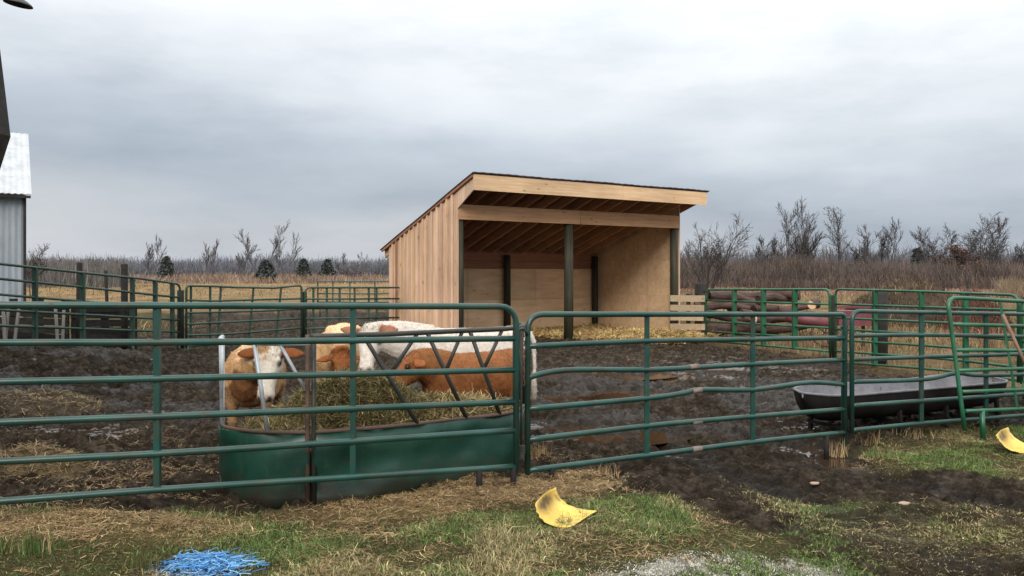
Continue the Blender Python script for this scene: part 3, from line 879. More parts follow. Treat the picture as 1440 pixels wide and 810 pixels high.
for i, (x, lx) in enumerate([(4, 3), (12, -5), (27, -7), (78, 3), (90, -2)]):
    D = dinv(-60, 14.2, 190, 16.2)(x); a = P(x, 428 + i * 2, D); b = P(x + lx, 484, D - .1)
    o = MB().bar(a - a, b - a, .05, .03).build('grey_stick', 'greywood'); o.location = a
    tag(o, ['pale grey stick against the dark fence, at the left edge', 'pale grey stick against the dark fence, second from the left edge', 'pale grey leaning stick against the dark fence, third from the left edge',
            'grey stick upright on the dark fence under the sloping panel', 'rightmost grey stick on the dark fence beside a post'][i], 'stick', 'grey sticks on the dark fence')

# ------------------------------------------------------------------ wooden shelter
def build_shed():
    z0 = g1(SHED_O.x, SHED_O.y)
    root = thing('wooden_shelter', 'new open-fronted pine shelter with board and batten side and sloping roof', 'shelter', (SHED_O.x, SHED_O.y, 0), math.atan2(EX.y, EX.x))
    W, Dp, OV, OB, OS = SW, SD, .685, .36, .29
    rt = lambda y: 3.77 - .332 * (y + OV)              # top of roof
    ud = lambda y: rt(y) - .055                        # underside of boards
    # left side wall: boards + battens
    mb = MB(); y = 0.0; i = 0; rnd = random.Random(4)
    bw = .232
    while y < Dp - .01:
        y2 = min(y + bw, Dp); t = rnd.uniform(.82, 1.12); tt = (t, t * rnd.uniform(.94, 1.0), t * rnd.uniform(.88, 1.0))
        x0, x1 = -.026 - rnd.uniform(0, .006), 0
        g = .008
        vs = [(x0, y + g, z0 - .05), (x0, y2 - g, z0 - .05), (x0, y2 - g, ud(y2) - .01), (x0, y + g, ud(y) - .01),
              (x1, y + g, z0 - .05), (x1, y2 - g, z0 - .05), (x1, y2 - g, ud(y2) - .01), (x1, y + g, ud(y) - .01)]
        mb.add(vs, [(0, 1, 2, 3), (7, 6, 5, 4), (0, 4, 5, 1), (1, 5, 6, 2), (2, 6, 7, 3), (3, 7, 4, 0)], tt)
        y = y2
    y = bw
    while y < Dp - .05:
        t = rnd.uniform(.8, 1.2); c = y + rnd.uniform(-.015, .015); hw = rnd.uniform(.026, .036); tt = (t, t * .96, t * rnd.uniform(.82, .98))
        if rnd.random() < .2: tt = (t * .62, t * .42, t * .36)
        x0, x1 = -.066, -.0335
        vs = [(x0, c - hw, z0 - .05), (x0, c + hw, z0 - .05), (x0, c + hw, ud(c + hw) - .014), (x0, c - hw, ud(c - hw) - .014),
              (x1, c - hw, z0 - .05), (x1, c + hw, z0 - .05), (x1, c + hw, ud(c + hw) - .014), (x1, c - hw, ud(c - hw) - .014)]
        mb.add(vs, [(0, 1, 2, 3), (7, 6, 5, 4), (0, 4, 5, 1), (1, 5, 6, 2), (2, 6, 7, 3), (3, 7, 4, 0)], tt); y += bw
    mb.build('side_wall', 'pineZ', root)
    # overhang cheek on the left end
    mb = MB(); n = 4
    for k in range(n):
        a, b = -OV + .03 + k * (OV - .03) / n, -OV + .03 + (k + 1) * (OV - .03) / n
        lo = lambda y: 3.03 + (-y) / OV * .36
        x0, x1 = -.03, 0; g = .003
        vs = [(x0, a + g, lo(a)), (x0, b - g, lo(b)), (x0, b - g, ud(b) - .01), (x0, a + g, ud(a) - .01), (x1, a + g, lo(a)), (x1, b - g, lo(b)), (x1, b - g, ud(b) - .01), (x1, a + g, ud(a) - .01)]
        mb.add(vs, [(0, 1, 2, 3), (7, 6, 5, 4), (0, 4, 5, 1), (1, 5, 6, 2), (2, 6, 7, 3), (3, 7, 4, 0)], rnd.uniform(.85, 1.1))
    mb.build('overhang_cheek', 'pineZ', root)
    # back wall: outside boards and inside lining
    mb = MB(); n = 26
    for k in range(n):
        x = k * W / n; mb.box((x + W / n / 2, Dp + .015, (z0 - .05 + ud(Dp) - .30) / 2), (W / n - .006, .025, ud(Dp) - .30 - z0 + .05), tint=rnd.uniform(.85, 1.1))
    mb.build('back_wall', 'pineZ', root)
    mb = MB(); n = 3
    for k in range(n):
        for (za, zb) in ((z0 - .02, .86), (.864, 1.72)):
            mb.box(((k + .5) * W / n, Dp - .09, (za + zb) / 2), (W / n - .008, .02, zb - za - .006), tint=rnd.uniform(.86, 1.1))
    mb.build('back_lining', 'ply', root)
    mb = MB()
    for za, zb in ((1.725, 1.93), (1.935, 2.17)): mb.box((W / 2, Dp - .095, (za + zb) / 2), (W, .035, zb - za - .006), tint=rnd.uniform(.8, 1.1))
    mb.build('back_plate', 'ply_red', root)
    # right wall, lined with plywood
    mb = MB(); n = 15
    for k in range(n):
        a, b = k * Dp / n, (k + 1) * Dp / n
        mb.add([(W, a, z0 - .05), (W, b - .004, z0 - .05), (W, b - .004, ud(b) - .01), (W, a, ud(a) - .01), (W + .026, a, z0 - .05), (W + .026, b - .004, z0 - .05), (W + .026, b - .004, ud(b) - .01), (W + .026, a, ud(a) - .01)],
               [(3, 2, 1, 0), (4, 5, 6, 7), (1, 5, 4, 0), (2, 6, 5, 1), (3, 7, 6, 2), (0, 4, 7, 3)], rnd.uniform(.85, 1.1))
    mb.build('end_wall', 'pineZ', root)
    mb = MB(); xl = W - .035
    for (ya, yb) in ((.06, 1.2), (1.205, Dp - .11)):
        for (za, zb) in ((z0 - .02, 1.0), (1.005, 1.95), (1.955, None)):
            tza = lambda y: (ud(y) - .25) if zb is None else zb
            t = rnd.uniform(.9, 1.08)
            mb.add([(xl, ya + .003, za), (xl, yb - .003, za), (xl, yb - .003, max(za + .02, tza(yb))), (xl, ya + .003, max(za + .02, tza(ya)))], [(0, 1, 2, 3)], t)
    mb.build('end_lining', 'ply', root)
    # posts
    for x, y, ztop, r in ((.07, .10, 2.79, .095), (3.13, .10, 2.79, .115), (6.68, .10, 2.79, .105), (3.44, Dp - .24, 2.1, .095), (6.58, Dp - .24, 2.1, .09)):
        MB().tube([(x, y, z0 - .1), (x + .005, y, 1.2), (x, y, ztop)], [r * 1.05, r, r * .97], 14).build('post', 'post', root)
    # front beam (two lengths), back beam
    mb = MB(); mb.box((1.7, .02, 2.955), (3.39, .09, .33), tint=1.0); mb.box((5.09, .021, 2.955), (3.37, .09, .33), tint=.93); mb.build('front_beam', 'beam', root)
    # rafters
    n = 15
    for k in range(n):
        x = .03 + k * (W + .2 - .06) / (n - 1); a, b = -OV + .02, Dp + OB - .04
        w = .02; hgt = .2
        vs = [(x - w, a, ud(a) - .03 - hgt), (x + w, a, ud(a) - .03 - hgt), (x + w, b, ud(b) - .03 - hgt), (x - w, b, ud(b) - .03 - hgt),
              (x - w, a, ud(a) - .031), (x + w, a, ud(a) - .031), (x + w, b, ud(b) - .031), (x - w, b, ud(b) - .031)]
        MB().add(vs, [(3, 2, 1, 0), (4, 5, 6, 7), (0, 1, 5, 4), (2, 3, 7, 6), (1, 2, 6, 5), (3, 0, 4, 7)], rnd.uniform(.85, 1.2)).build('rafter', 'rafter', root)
    # deck boards
    mb = MB(); n = 22; xa, xb = -.05, W + OS
    L0, L1 = -OV, Dp + OB
    for k in range(n):
        a, b = L0 + k * (L1 - L0) / n + .003, L0 + (k + 1) * (L1 - L0) / n - .003
        t = rnd.uniform(.75, 1.15)
        mb.add([(xa, a, ud(a) - .028), (xb, a, ud(a) - .028), (xb, b, ud(b) - .028), (xa, b, ud(b) - .028), (xa, a, ud(a)), (xb, a, ud(a)), (xb, b, ud(b)), (xa, b, ud(b))],
               [(3, 2, 1, 0), (4, 5, 6, 7), (0, 1, 5, 4), (2, 3, 7, 6), (1, 2, 6, 5), (3, 0, 4, 7)], t)
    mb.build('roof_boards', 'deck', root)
    # corrugated sheet on top, edge slightly ragged
    nx, ny = 170, 10; xa, xb = -.09, W + OS + .05; L0, L1 = -OV - .06, Dp + OB + .05
    vs = []; fs = []
    for j in range(ny + 1):
        y = L0 + (L1 - L0) * j / ny
        for i in range(nx + 1):
            x = xa + (xb - xa) * i / nx
            vs.append((x, y, rt(y) - .032 + .003 * math.sin(i * math.pi / 2.5) + .005 * math.sin(x * 2.3 + j) + .002 * math.sin(x * 9)))
    for j in range(ny):
        for i in range(nx):
            q = j * (nx + 1) + i; fs.append((q, q + 1, q + nx + 2, q + nx + 1))
    o = MB().add(vs, fs, 1, True).build('roof_sheet', 'roof', root)
    md = o.modifiers.new('thick', 'SOLIDIFY'); md.thickness = .022; md.offset = -1
    # fascia
    mb = MB(); zc = ud(-OV) - .175
    mb.box((2.05, -OV - .018, zc), (4.2, .035, .335), tint=1.0); mb.box((5.6, -OV - .0185, zc - .003), (2.89, .034, .33), tint=1.05)
    mb.build('fascia', 'pineX', root)
    mb = MB()                                           # trim under the left roof edge
    a, b = -OV, Dp + OB
    for k in range(8):
        ya, yb = a + (b - a) * k / 8, a + (b - a) * (k + 1) / 8 - .01
        mb.bar((-.06, ya, ud(ya) - .035), (-.06, yb, ud(yb) - .035), .03, .06, tint=rnd.uniform(.7, 1))
    mb.build('rake_trim', 'ply_red', root)
    return root


build_shed()

# ------------------------------------------------------------------ hay feeder
def build_feeder():
    ctrl = [(.02, 7.35), (.10, 7.05), (.04, 6.72), (-.12, 6.53), (-.42, 6.34), (-.76, 6.12), (-1.12, 5.93), (-1.44, 5.82), (-1.78, 5.83), (-2.06, 5.97), (-2.19, 6.15), (-2.26, 6.38)]
    path = spline([(x, y, 0) for x, y in ctrl], 10)
    S = [0]
    for a, b in zip(path, path[1:]): S.append(S[-1] + (b - a).length)
    tot = S[-1]

    def at(s, z):
        s = min(max(s, 0), tot - 1e-4)
        k = max(i for i in range(len(S)) if S[i] <= s); k = min(k, len(path) - 2)
        t = (s - S[k]) / (S[k + 1] - S[k]); p = path[k].lerp(path[k + 1], t)
        return Vector((p.x, p.y, z))

    def s_of(px):                                        # arc length where the front curve crosses a column
        best = min(range(400), key=lambda i: abs((CX + F * at(tot * i / 400, 0).x / at(tot * i / 400, 0).y) - px) + (0 if .15 < i / 400 < .80 else 500))
        return tot * best / 400
    b0 = Vector((-1.2, 6.6, -.04))
    root = thing('hay_feeder', 'big curved hay feeder with green sheet skirt and slanted bars, behind the left gate', 'feeder', b0)
    ZB, ZS, ZT = -.07, .475, 1.165
    sj = s_of(437)
    rings = [(0, sj - .012, 'sheet'), (sj + .012, tot, 'sheet')]
    for (sa, sb, m_) in rings:
        n = 60; vs = []; fs = []
        for i in range(n + 1):
            s = sa + (sb - sa) * i / n
            for k in range(7):
                z = ZB + (ZS - ZB) * k / 6; p = at(s, z)
                d = (at(min(s + .02, tot), 0) - at(max(s - .02, 0), 0)).normalized(); nrm = Vector((-d.y, d.x, 0))
                w = .014 * math.sin(s * 7 + k * .8) + .009 * math.sin(s * 19 + k * 2) - (.014 if k in (3,) else 0) + .012 * math.sin(s * 3.1 + k * 1.7)
                vs.append(p + nrm * w)
        for i in range(n):
            for k in range(6):
                q = i * 7 + k; fs.append((q, q + 7, q + 8, q + 1))
        o = MB().add(vs, fs, 1, True).build('skirt', m_, root, b0)
        md = o.modifiers.new('t', 'SOLIDIFY'); md.thickness = .004
        MB().tube([at(sa + (sb - sa) * i / 50, ZS + .008) for i in range(51)], .014, 8).build('skirt_rim', 'rust', root, b0)
    MB().tube([at(sj * i / 60, ZT) for i in range(61)], .019, 10).build('top_rail', 'tube_dark', root, b0)
    MB().tube([at(sj + (tot - sj) * i / 50, ZT - .05) for i in range(51)], .019, 10).build('top_rail', 'galv', root, b0)
    for s in (sj - .022, sj + .022):
        MB().tube([at(s, ZB), at(s, ZT + .01)], .0175, 10).build('joint_post', 'tube_dark' if s < sj else 'rust', root, b0)
    for s in (.01, tot - .01):
        MB().tube([at(s, ZB), at(s, ZT - (.05 if s > 1 else 0))], .018, 10).build('end_post', 'tube_dark' if s < 1 else 'galv', root, b0)
    # slanted bars, each with its short brace (Y shape); arc runs right to left in the photo
    def ybar(px_t, px_b, px_br, m_):
        st, sb = s_of(px_t), s_of(px_b)
        a, b = at(st, ZT - (.05 if m_ == 'galv' else .01)), at(sb, ZS + .01)
        MB().tube([a, a.lerp(b, .5), b], .0165, 10).build('slant_bar', m_, root, b0)
        if px_br:
            c = at(s_of(px_br), ZT - .01); e = a.lerp(b, .45)
            MB().tube([c, e], .0145, 8).build('brace', m_, root, b0)
    ybar(512, 587, 586, 'tube_dark'); ybar(601, 655, 650, 'tube_dark'); ybar(661, 702, 706, 'tube_dark')
    ybar(458, 500, None, 'tube_dark') if False else None
    ybar(331, 377, None, 'galv')
    a = at(s_of(393), ZT - .05); b = at(s_of(429), .78); MB().tube([a, b], .0125, 8).build('brace', 'galv', root, b0)
    # left end bars
    for st, sb in ((tot - .34, tot - .24), (tot - .20, tot - .30)):
        MB().tube([at(st, ZT - .05), at(sb, ZS + .01)], .014, 10).build('slant_bar', 'galv', root, b0)
    # right end bars
    for st, sb in ((.55, .35), (.25, .12)):
        MB().tube([at(st, ZT - .02), at(sb, ZS + .01)], .016, 10).build('slant_bar', 'tube_dark', root, b0)
    return at, tot


build_feeder()


# hay heap in the feeder
def hay_h(x, y):
    a = np.exp(-(((x + 1.30) / .62) ** 2 + ((y - 6.75) / .42) ** 2) ** 1.5)
    b = np.exp(-(((x + .75) / 1.0) ** 2 + ((y - 6.85) / .55) ** 2) ** 1.5)
    c = np.exp(-(((x + 1.75) / .65) ** 2 + ((y - 6.5) / .55) ** 2) ** 1.5)
    h = np.maximum.reduce([.43 * a, .25 * b, .12 * c])
    return h * (.82 + .36 * fbm(x * 4, y * 4, 301, 4)) + (fbm(x * 14, y * 14, 305, 3) - .5) * .06


FEED = [(.0, 7.35), (.06, 7.05), (.0, 6.75), (-.42, 6.40), (-.76, 6.18), (-1.12, 5.99), (-1.44, 5.88), (-1.78, 5.89), (-2.02, 6.04), (-2.13, 6.2), (-2.2, 6.4), (-2.0, 6.9), (-1.4, 7.3), (-.6, 7.55)]


def build_hay():
    rt = thing('hay_heap', 'heap of greenish brown hay inside the green skirted feeder', 'hay', (-1.2, 6.75, 0))
    nx, ny = 150, 120
    X, Y = np.meshgrid(np.linspace(-2.4, .15, nx), np.linspace(5.8, 7.9, ny)); x = X.ravel(); y = Y.ravel()
    sd = polysd(x, y, FEED)
    k = sstep(-.01, .12, sd)
    z = -.04 + np.where(sd > -.01, .33, 0) * k + hay_h(x, y) * k - np.where(sd < -.01, .25, 0)
    col = np.array([.10, .075, .032]) * (0.5 + fbm(x * 20, y * 20, 311, 3))[:, None]
    idx = np.arange(nx * ny).reshape(ny, nx); fc = np.stack([idx[:-1, :-1], idx[:-1, 1:], idx[1:, 1:], idx[1:, :-1]], -1).reshape(-1, 4)
    ok = (sd[fc] > -.03).all(1); fc = fc[ok]
    np_mesh('packed_hay', np.c_[x + 1.2, y - 6.75, z], fc, 'hay', rt, cols=col, smooth=True)
    PAL = [(.13, .105, .045), (.18, .145, .065), (.085, .07, .028), (.25, .20, .095), (.11, .10, .038)]
    PAL2 = [(.50, .38, .19), (.42, .32, .15), (.58, .46, .25)]
    q = rand_poly(46000, FEED); x, y = q.T; q = q[polysd(x, y, FEED) > .05]; x, y = q.T; n = len(x)
    z = .29 + hay_h(x, y) * sstep(-.01, .12, polysd(x, y, FEED)) + RNG.uniform(-.01, .035, n)
    bright = (RNG.uniform(0, 1, n) < .07 + .5 * sstep(-.8, -.2, x))
    col = np.where(bright[:, None], pick(n, *PAL2), pick(n, *PAL, jitter=.4))
    V, Fc, C = strands(np.c_[x + 1.2, y - 6.75, z], RNG.gamma(4, .028, n), RNG.uniform(.002, .004, n), RNG.normal(0, .45, n), col, curl=.2)
    np_mesh('loose_hay', V, Fc, 'hay', rt, cols=C)


build_hay()

# ------------------------------------------------------------------ cattle
def loft(mb, secs, n=16):
    """secs: (centre, right-vector, up-vector, power) closed tube of rounded sections"""
    vs = []; m = len(secs)
    for c, rx, ry, pw in secs:
        for j in range(n):
            a = 2 * math.pi * j / n; ca, sa = math.cos(a), math.sin(a)
            f = (abs(ca) ** pw + abs(sa) ** pw) ** (-1 / pw)
            vs.append(c + rx * (ca * f) + ry * (sa * f))
    fs = []
    for i in range(m - 1):
        for j in range(n):
            j2 = (j + 1) % n; fs.append((i * n + j, i * n + j2, (i + 1) * n + j2, (i + 1) * n + j))
    fs += [tuple(reversed(range(n))), tuple((m - 1) * n + j for j in range(n))]
    mb.add(vs, fs, 1, True)


def limb(mb, pts, lat=Vector((0, 1, 0)), n=12):
    secs = []
    for i, (p, rx, ry) in enumerate(pts):
        a = Vector(pts[max(i - 1, 0)][0]); b = Vector(pts[min(i + 1, len(pts) - 1)][0]); d = (b - a).normalized()
        y = (lat - d * lat.dot(d)).normalized(); z = d.cross(y)
        secs.append((Vector(p), y * ry, z * rx, 2))
    loft(mb, secs, n)


def make_cow(label, loc, heading, s, poll, yaw, pitch, colour, ear_droop=.15, tuft=3.2, hs_=1.0, ear_u=-.22):
    V3 = Vector; mb = MB()
    st = [(-.74, .99, .08, .07), (-.70, .95, .19, .15), (-.60, .90, .265, .22), (-.48, .865, .30, .25), (-.30, .83, .32, .275), (0, .805, .345, .31), (.22, .81, .345, .295), (.42, .835, .335, .25),
          (.56, .84, .295, .205), (.66, .835, .22, .15), (.73, .83, .11, .08)]
    loft(mb, [(V3((x, 0, z)), V3((0, w, 0)), V3((0, 0, h)), 2.25) for x, z, h, w in st], 22)
    # hip bones and shoulder masses
    for sy in (-1, 1):
        loft(mb, [(V3((-.60, sy * .15, 1.06)), V3((0, .05, 0)), V3((0, 0, .04)), 2), (V3((-.50, sy * .165, 1.07)), V3((0, .09, 0)), V3((0, 0, .08)), 2), (V3((-.36, sy * .12, 1.06)), V3((0, .06, 0)), V3((0, 0, .05)), 2)], 10)
        limb(mb, [((.38, sy * .12, 1.08), .10, .07), ((.42, sy * .19, .92), .15, .09), ((.46, sy * .20, .76), .14, .09), ((.41, sy * .19, .60), .10, .075), ((.43, sy * .17, .46), .065, .055), ((.45, sy * .165, .34), .058, .052),
                  ((.44, sy * .16, .27), .042, .038), ((.44, sy * .16, .13), .038, .035), ((.455, sy * .16, .085), .046, .042), ((.47, sy * .16, .05), .052, .05), ((.48, sy * .16, -.02), .062, .056)])
        limb(mb, [((-.48, sy * .13, .98), .17, .10), ((-.47, sy * .18, .82), .20, .11), ((-.44, sy * .20, .66), .155, .095), ((-.52, sy * .19, .53), .10, .065), ((-.615, sy * .175, .43), .066, .048), ((-.625, sy * .17, .38), .056, .045),
                  ((-.60, sy * .165, .28), .044, .038), ((-.575, sy * .16, .14), .04, .037), ((-.56, sy * .16, .085), .047, .043), ((-.545, sy * .16, .05), .052, .05), ((-.535, sy * .16, -.02), .062, .056)])
    poll = V3(poll)
    f = V3((math.cos(pitch) * math.cos(yaw), math.cos(pitch) * math.sin(yaw), math.sin(pitch)))
    l = V3((-math.sin(yaw), math.cos(yaw), 0)); u = f.cross(l)
    hp = lambda t, y, h: poll + (f * t + l * y + u * h) * hs_
    # neck
    n0 = V3((.46, 0, .93)); n2 = hp(.06, 0, -.075); n1 = n0.lerp(n2, .5) + V3((.02, 0, .03))
    pts = spline([n0, n1, n2], 3)
    secs = []
    for i, p in enumerate(pts):
        t = i / (len(pts) - 1); d = (pts[min(i + 1, len(pts) - 1)] - pts[max(i - 1, 0)]).normalized()
        lat = V3((0, 1, 0)).lerp(l, t); lat = (lat - d * lat.dot(d)).normalized(); up = d.cross(lat)
        secs.append((p, lat * (.17 - .075 * t), up * (.285 - .14 * t), 2.1))
    loft(mb, secs, 16)
    # head
    hs = [(-.035, .060, -.045, .040), (-.01, .085, -.065, .068), (.05, .103, -.09, .098), (.12, .112, -.105, .112), (.18, .104, -.108, .108), (.24, .082, -.100, .090), (.30, .067, -.095, .074), (.355, .064, -.092, .066), (.40, .069, -.093, .064), (.435, .064, -.093, .056), (.455, .040, -.093, .034)]
    loft(mb, [(hp(t, 0, h), l * w * hs_, u * hh * hs_, 2.5) for t, w, h, hh in hs], 18)
    EARS = []
    for sy in (-1, 1):                                       # brow, nostril rims, ears
        loft(mb, [(hp(.09, sy * .085, -.03), l * .02 * hs_, u * .016 * hs_, 2), (hp(.125, sy * .094, -.034), l * .03 * hs_, u * .026 * hs_, 2), (hp(.165, sy * .088, -.042), l * .018 * hs_, u * .014 * hs_, 2)], 8)
        loft(mb, [(hp(.405, sy * .036, -.048), l * .014 * hs_, u * .012 * hs_, 2), (hp(.43, sy * .040, -.052), l * .022 * hs_, u * .018 * hs_, 2), (hp(.45, sy * .036, -.062), l * .012 * hs_, u * .010 * hs_, 2)], 8)
        ed = (l * sy * .93 - f * .02 + u * ear_u + V3((0, 0, -ear_droop))).normalized(); wv = (f * .9 + u * .35); wv = (wv - ed * wv.dot(ed)).normalized(); tv = ed.cross(wv)
        e0 = hp(.035, sy * .085, -.07); EARS.append((e0, ed, tv))
        loft(mb, [(e0 + ed * t * hs_, wv * w * .8 * hs_, tv * th * hs_, 2) for t, w, th in ((0, .03, .026), (.04, .05, .022), (.09, .068, .019), (.14, .062, .016), (.18, .038, .013), (.205, .014, .009))], 12)
    # tail
    limb(mb, [((-.68, 0, 1.10), .05, .05), ((-.755, 0, 1.08), .036, .036), ((-.80, 0, .98), .028, .028), ((-.81, .01, .70), .022, .022), ((-.80, .015, .52), .03, .03), ((-.80, .015, .40), .042, .038), ((-.80, .01, .29), .02, .02)], n=10)
    tmp = mb.build('tmp', 'coat')
    md = tmp.modifiers.new('r', 'REMESH'); md.mode = 'VOXEL'; md.voxel_size = .0115; md.use_smooth_shade = True
    md = tmp.modifiers.new('s', 'SMOOTH'); md.factor = .5; md.iterations = 5
    dg = bpy.context.evaluated_depsgraph_get()
    me = bpy.data.meshes.new_from_object(tmp.evaluated_get(dg)); bpy.data.objects.remove(tmp)
    n = len(me.vertices); co = np.empty(n * 3, np.float32); me.vertices.foreach_get('co', co); co = co.reshape(-1, 3).astype(float)
    nr = np.empty(n * 3, np.float32); me.vertices.foreach_get('normal', nr); nr = nr.reshape(-1, 3).astype(float)
    # coat lumps
    lump = (fbm(co[:, 0] * 9 + co[:, 1] * 4, co[:, 2] * 9 + co[:, 1] * 5, 401, 3) - .5) * .018
    co2 = co + nr * lump[:, None]; me.vertices.foreach_set('co', co2.astype(np.float32).ravel())
    rel = (co - np.array(poll)) / hs_; F3, L3, U3 = (np.array(q) for q in (f, l, u))
    ht, hl, hu = rel @ F3, rel @ L3, rel @ U3
    inhead = (ht > -.05) & (ht < .5) & (np.abs(hl) < .14) & (hu > -.23) & (hu < .08)
    isear = np.zeros(n, bool)
    for e0, ed, tv in EARS:
        q_ = co - np.array(e0); t_ = q_ @ np.array(ed); dist = np.linalg.norm(q_ - t_[:, None] * np.array(ed), axis=1)
        isear |= (t_ > .015 * hs_) & (t_ < .23 * hs_) & (dist < .066 * hs_) & ((np.abs(q_ @ np.array(tv)) < .034 * hs_) | (t_ < .06 * hs_))
    col = colour(co, ht, hl, hu, inhead, isear)
    muzz = inhead & (ht > .405)
    nost = inhead & (ht > .40) & (hu > -.075) & (np.hypot(np.abs(hl) - .040, (hu + .052) * .8) < .017) & (ht > .415)
    col[muzz & (hu < -.035)] = col[muzz & (hu < -.035)] * .35 + np.array([.30, .19, .155]) * .65
    col[nost] = (.03, .02, .018)
    for sy in (-1, 1):
        de = np.sqrt((ht - .132) ** 2 + (hl - sy * .103) ** 2 + (hu + .047) ** 2); ey = inhead & (de < .036); col[ey] = col[ey] * .25
    mouth = inhead & (ht > .30) & (np.abs(hu + .118) < .009); col[mouth] *= .4
    ed_ = np.empty(len(me.edges) * 2, np.int32); me.edges.foreach_get('vertices', ed_); ed_ = ed_.reshape(-1, 2)
    for it in range(3):
        acc = col.copy(); cnt = np.ones(n)
        for c_ in range(3): acc[:, c_] += np.bincount(ed_[:, 0], col[ed_[:, 1], c_], n) + np.bincount(ed_[:, 1], col[ed_[:, 0], c_], n)
        cnt += np.bincount(ed_[:, 0], minlength=n) + np.bincount(ed_[:, 1], minlength=n); col = acc / cnt[:, None]
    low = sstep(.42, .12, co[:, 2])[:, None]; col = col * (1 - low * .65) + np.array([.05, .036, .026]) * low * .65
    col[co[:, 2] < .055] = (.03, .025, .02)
    under = sstep(.62, .45, co[:, 2] + .1 * (fbm(co[:, 0] * 6, co[:, 1] * 6, 9, 3) - .5))[:, None]; col = col * (1 - .35 * under)  # underside shading multiplied into the coat colour
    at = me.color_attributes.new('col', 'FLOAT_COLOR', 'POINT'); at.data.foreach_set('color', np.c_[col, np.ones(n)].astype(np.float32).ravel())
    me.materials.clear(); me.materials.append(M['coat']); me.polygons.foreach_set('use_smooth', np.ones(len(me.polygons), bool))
    root = thing('cow', label, 'cow', (loc[0], loc[1], g1(*loc) - .02), math.atan2(heading[1], heading[0]), 'cattle eating at the feeder')
    root.scale = (s, s, s)
    body = bpy.data.objects.new('body', me); COL.objects.link(body); body.parent = root
    # eyes
    for sy in (-1, 1):
        c = hp(.132, sy * .103, -.047); e = MB(); pts = []
        for t in np.linspace(-1, 1, 7): pts.append((c + f * (t * .021 * hs_), math.sqrt(max(1 - t * t, .02)) * .019 * hs_, math.sqrt(max(1 - t * t, .02)) * .017 * hs_))
        loft(e, [(p, l * b, u * a, 2) for p, a, b in pts], 10); e.build('eye', 'darkeye', root)
    # short coat hair
    m_ = 26000; i = RNG.integers(0, n, m_); i = i[(co[i, 2] > .12)]; m_ = len(i)
    p = co2[i]; nn = nr[i]; flow = np.c_[np.full(m_, -.9), np.zeros(m_), np.full(m_, -.45)] + RNG.normal(0, .4, (m_, 3))
    hh_ = inhead[i] | isear[i]
    flow[hh_] = -0.5 * F3 + RNG.normal(0, .5, (hh_.sum(), 3))
    flow -= nn * (flow * nn).sum(1)[:, None]
    L = np.where(hh_, .010, .017) * RNG.uniform(.5, 1.4, m_)
    tf = inhead[i] & (ht[i] < .10) & (hu[i] > -.08); L[tf] *= tuft          # woolly crown between the ears
    tip = p + (flow * .8 + nn * RNG.uniform(.3, .9, (m_, 1))) * L[:, None]
    sd = np.cross(nn, flow); sd /= np.linalg.norm(sd, axis=1)[:, None] + 1e-6; sd *= .0035
    Vv = np.stack([p - sd - nn * .003, p + sd - nn * .003, tip], 1).reshape(-1, 3)
    hc = np.repeat(col[i] * RNG.uniform(.75, 1.25, (m_, 1)), 3, 0)
    np_mesh('hair', Vv, np.arange(m_ * 3).reshape(-1, 3), 'coat', root, cols=hc)
    return root


def patch(co, seed, sc=3.0):
    return fbm(co[:, 0] * sc + 31, co[:, 2] * sc + co[:, 1] * sc * .6, seed, 4)


WHITE = np.array([.62, .555, .47]); TAN = np.array([.42, .245, .12]); RED = np.array([.215, .074, .025]); CREAM = np.array([.66, .47, .28])


def col_a(co, ht, hl, hu, head, ear):
    c = np.tile(TAN, (len(co), 1)) * (.75 + .5 * patch(co, 1, 4))[:, None]
    c = np.where((sstep(.98, 1.2, co[:, 2] + .3 * (patch(co, 17, 6) - .5)) > .4)[:, None] & ~head[:, None], CREAM, c)  # body shading put into the coat colour: cream towards the top
    face = head & (hu > -.17) & (np.abs(hl) < .118 + .02 * (patch(co, 2, 14) - .5)) & (ht > .045 + .09 * (patch(co, 8, 9) - .45) - .05 * (hl > .02))
    nk = (co[:, 0] + .35 * (patch(co, 14, 6) - .5) > .58) & (co[:, 2] + .5 * (patch(co, 15, 7) - .5) < .98) & (co[:, 1] > -.13 + .2 * (patch(co, 16, 6) - .5)) & ~head; c[nk] = np.array([.17, .075, .03]) * (.7 + .6 * patch(co, 4, 7)[nk])[:, None]  # shade under the head painted as dark brown neck and chest colour
    c[head] = TAN * .75; c[face] = WHITE; c[ear] = RED * .85
    sp = head & (ht < .12) & (hl < .045) & (patch(co, 3, 16) > .5); c[sp] = TAN * .95
    return c


def col_b(co, ht, hl, hu, head, ear):
    c = np.tile(np.array([.50, .315, .16]), (len(co), 1)) * (.75 + .5 * patch(co, 5, 4))[:, None]
    c = np.where((sstep(.98, 1.2, co[:, 2] + .3 * (patch(co, 18, 6) - .5)) > .4)[:, None] & ~head[:, None], CREAM * 1.05, c)
    c[head] = (RED * .95)[None, :] * (.7 + .6 * patch(co, 6, 12)[head])[:, None]; c[ear] = RED
    return c


def col_c(co, ht, hl, hu, head, ear):
    c = np.tile(np.array([.57, .515, .45]), (len(co), 1)) * (.88 + .22 * patch(co, 7, 5))[:, None]
    c[ear] = RED * 1.1 + .04
    return c


def col_d(co, ht, hl, hu, head, ear):
    c = np.tile(RED * .82, (len(co), 1)) * (.55 + .9 * patch(co, 9, 6))[:, None]
    lite = sstep(.75, 1.1, co[:, 2])[:, None]; c = c * (1 - .35 * lite) + np.array([.36, .165, .065]) * .35 * lite  # highlight along the back painted into the coat colour
    w = (co[:, 2] < .62) & (patch(co, 12, 4) > .52) & ~head & (co[:, 0] < .1); c[w] = WHITE * .7
    c[ear] = RED * 1.2
    return c


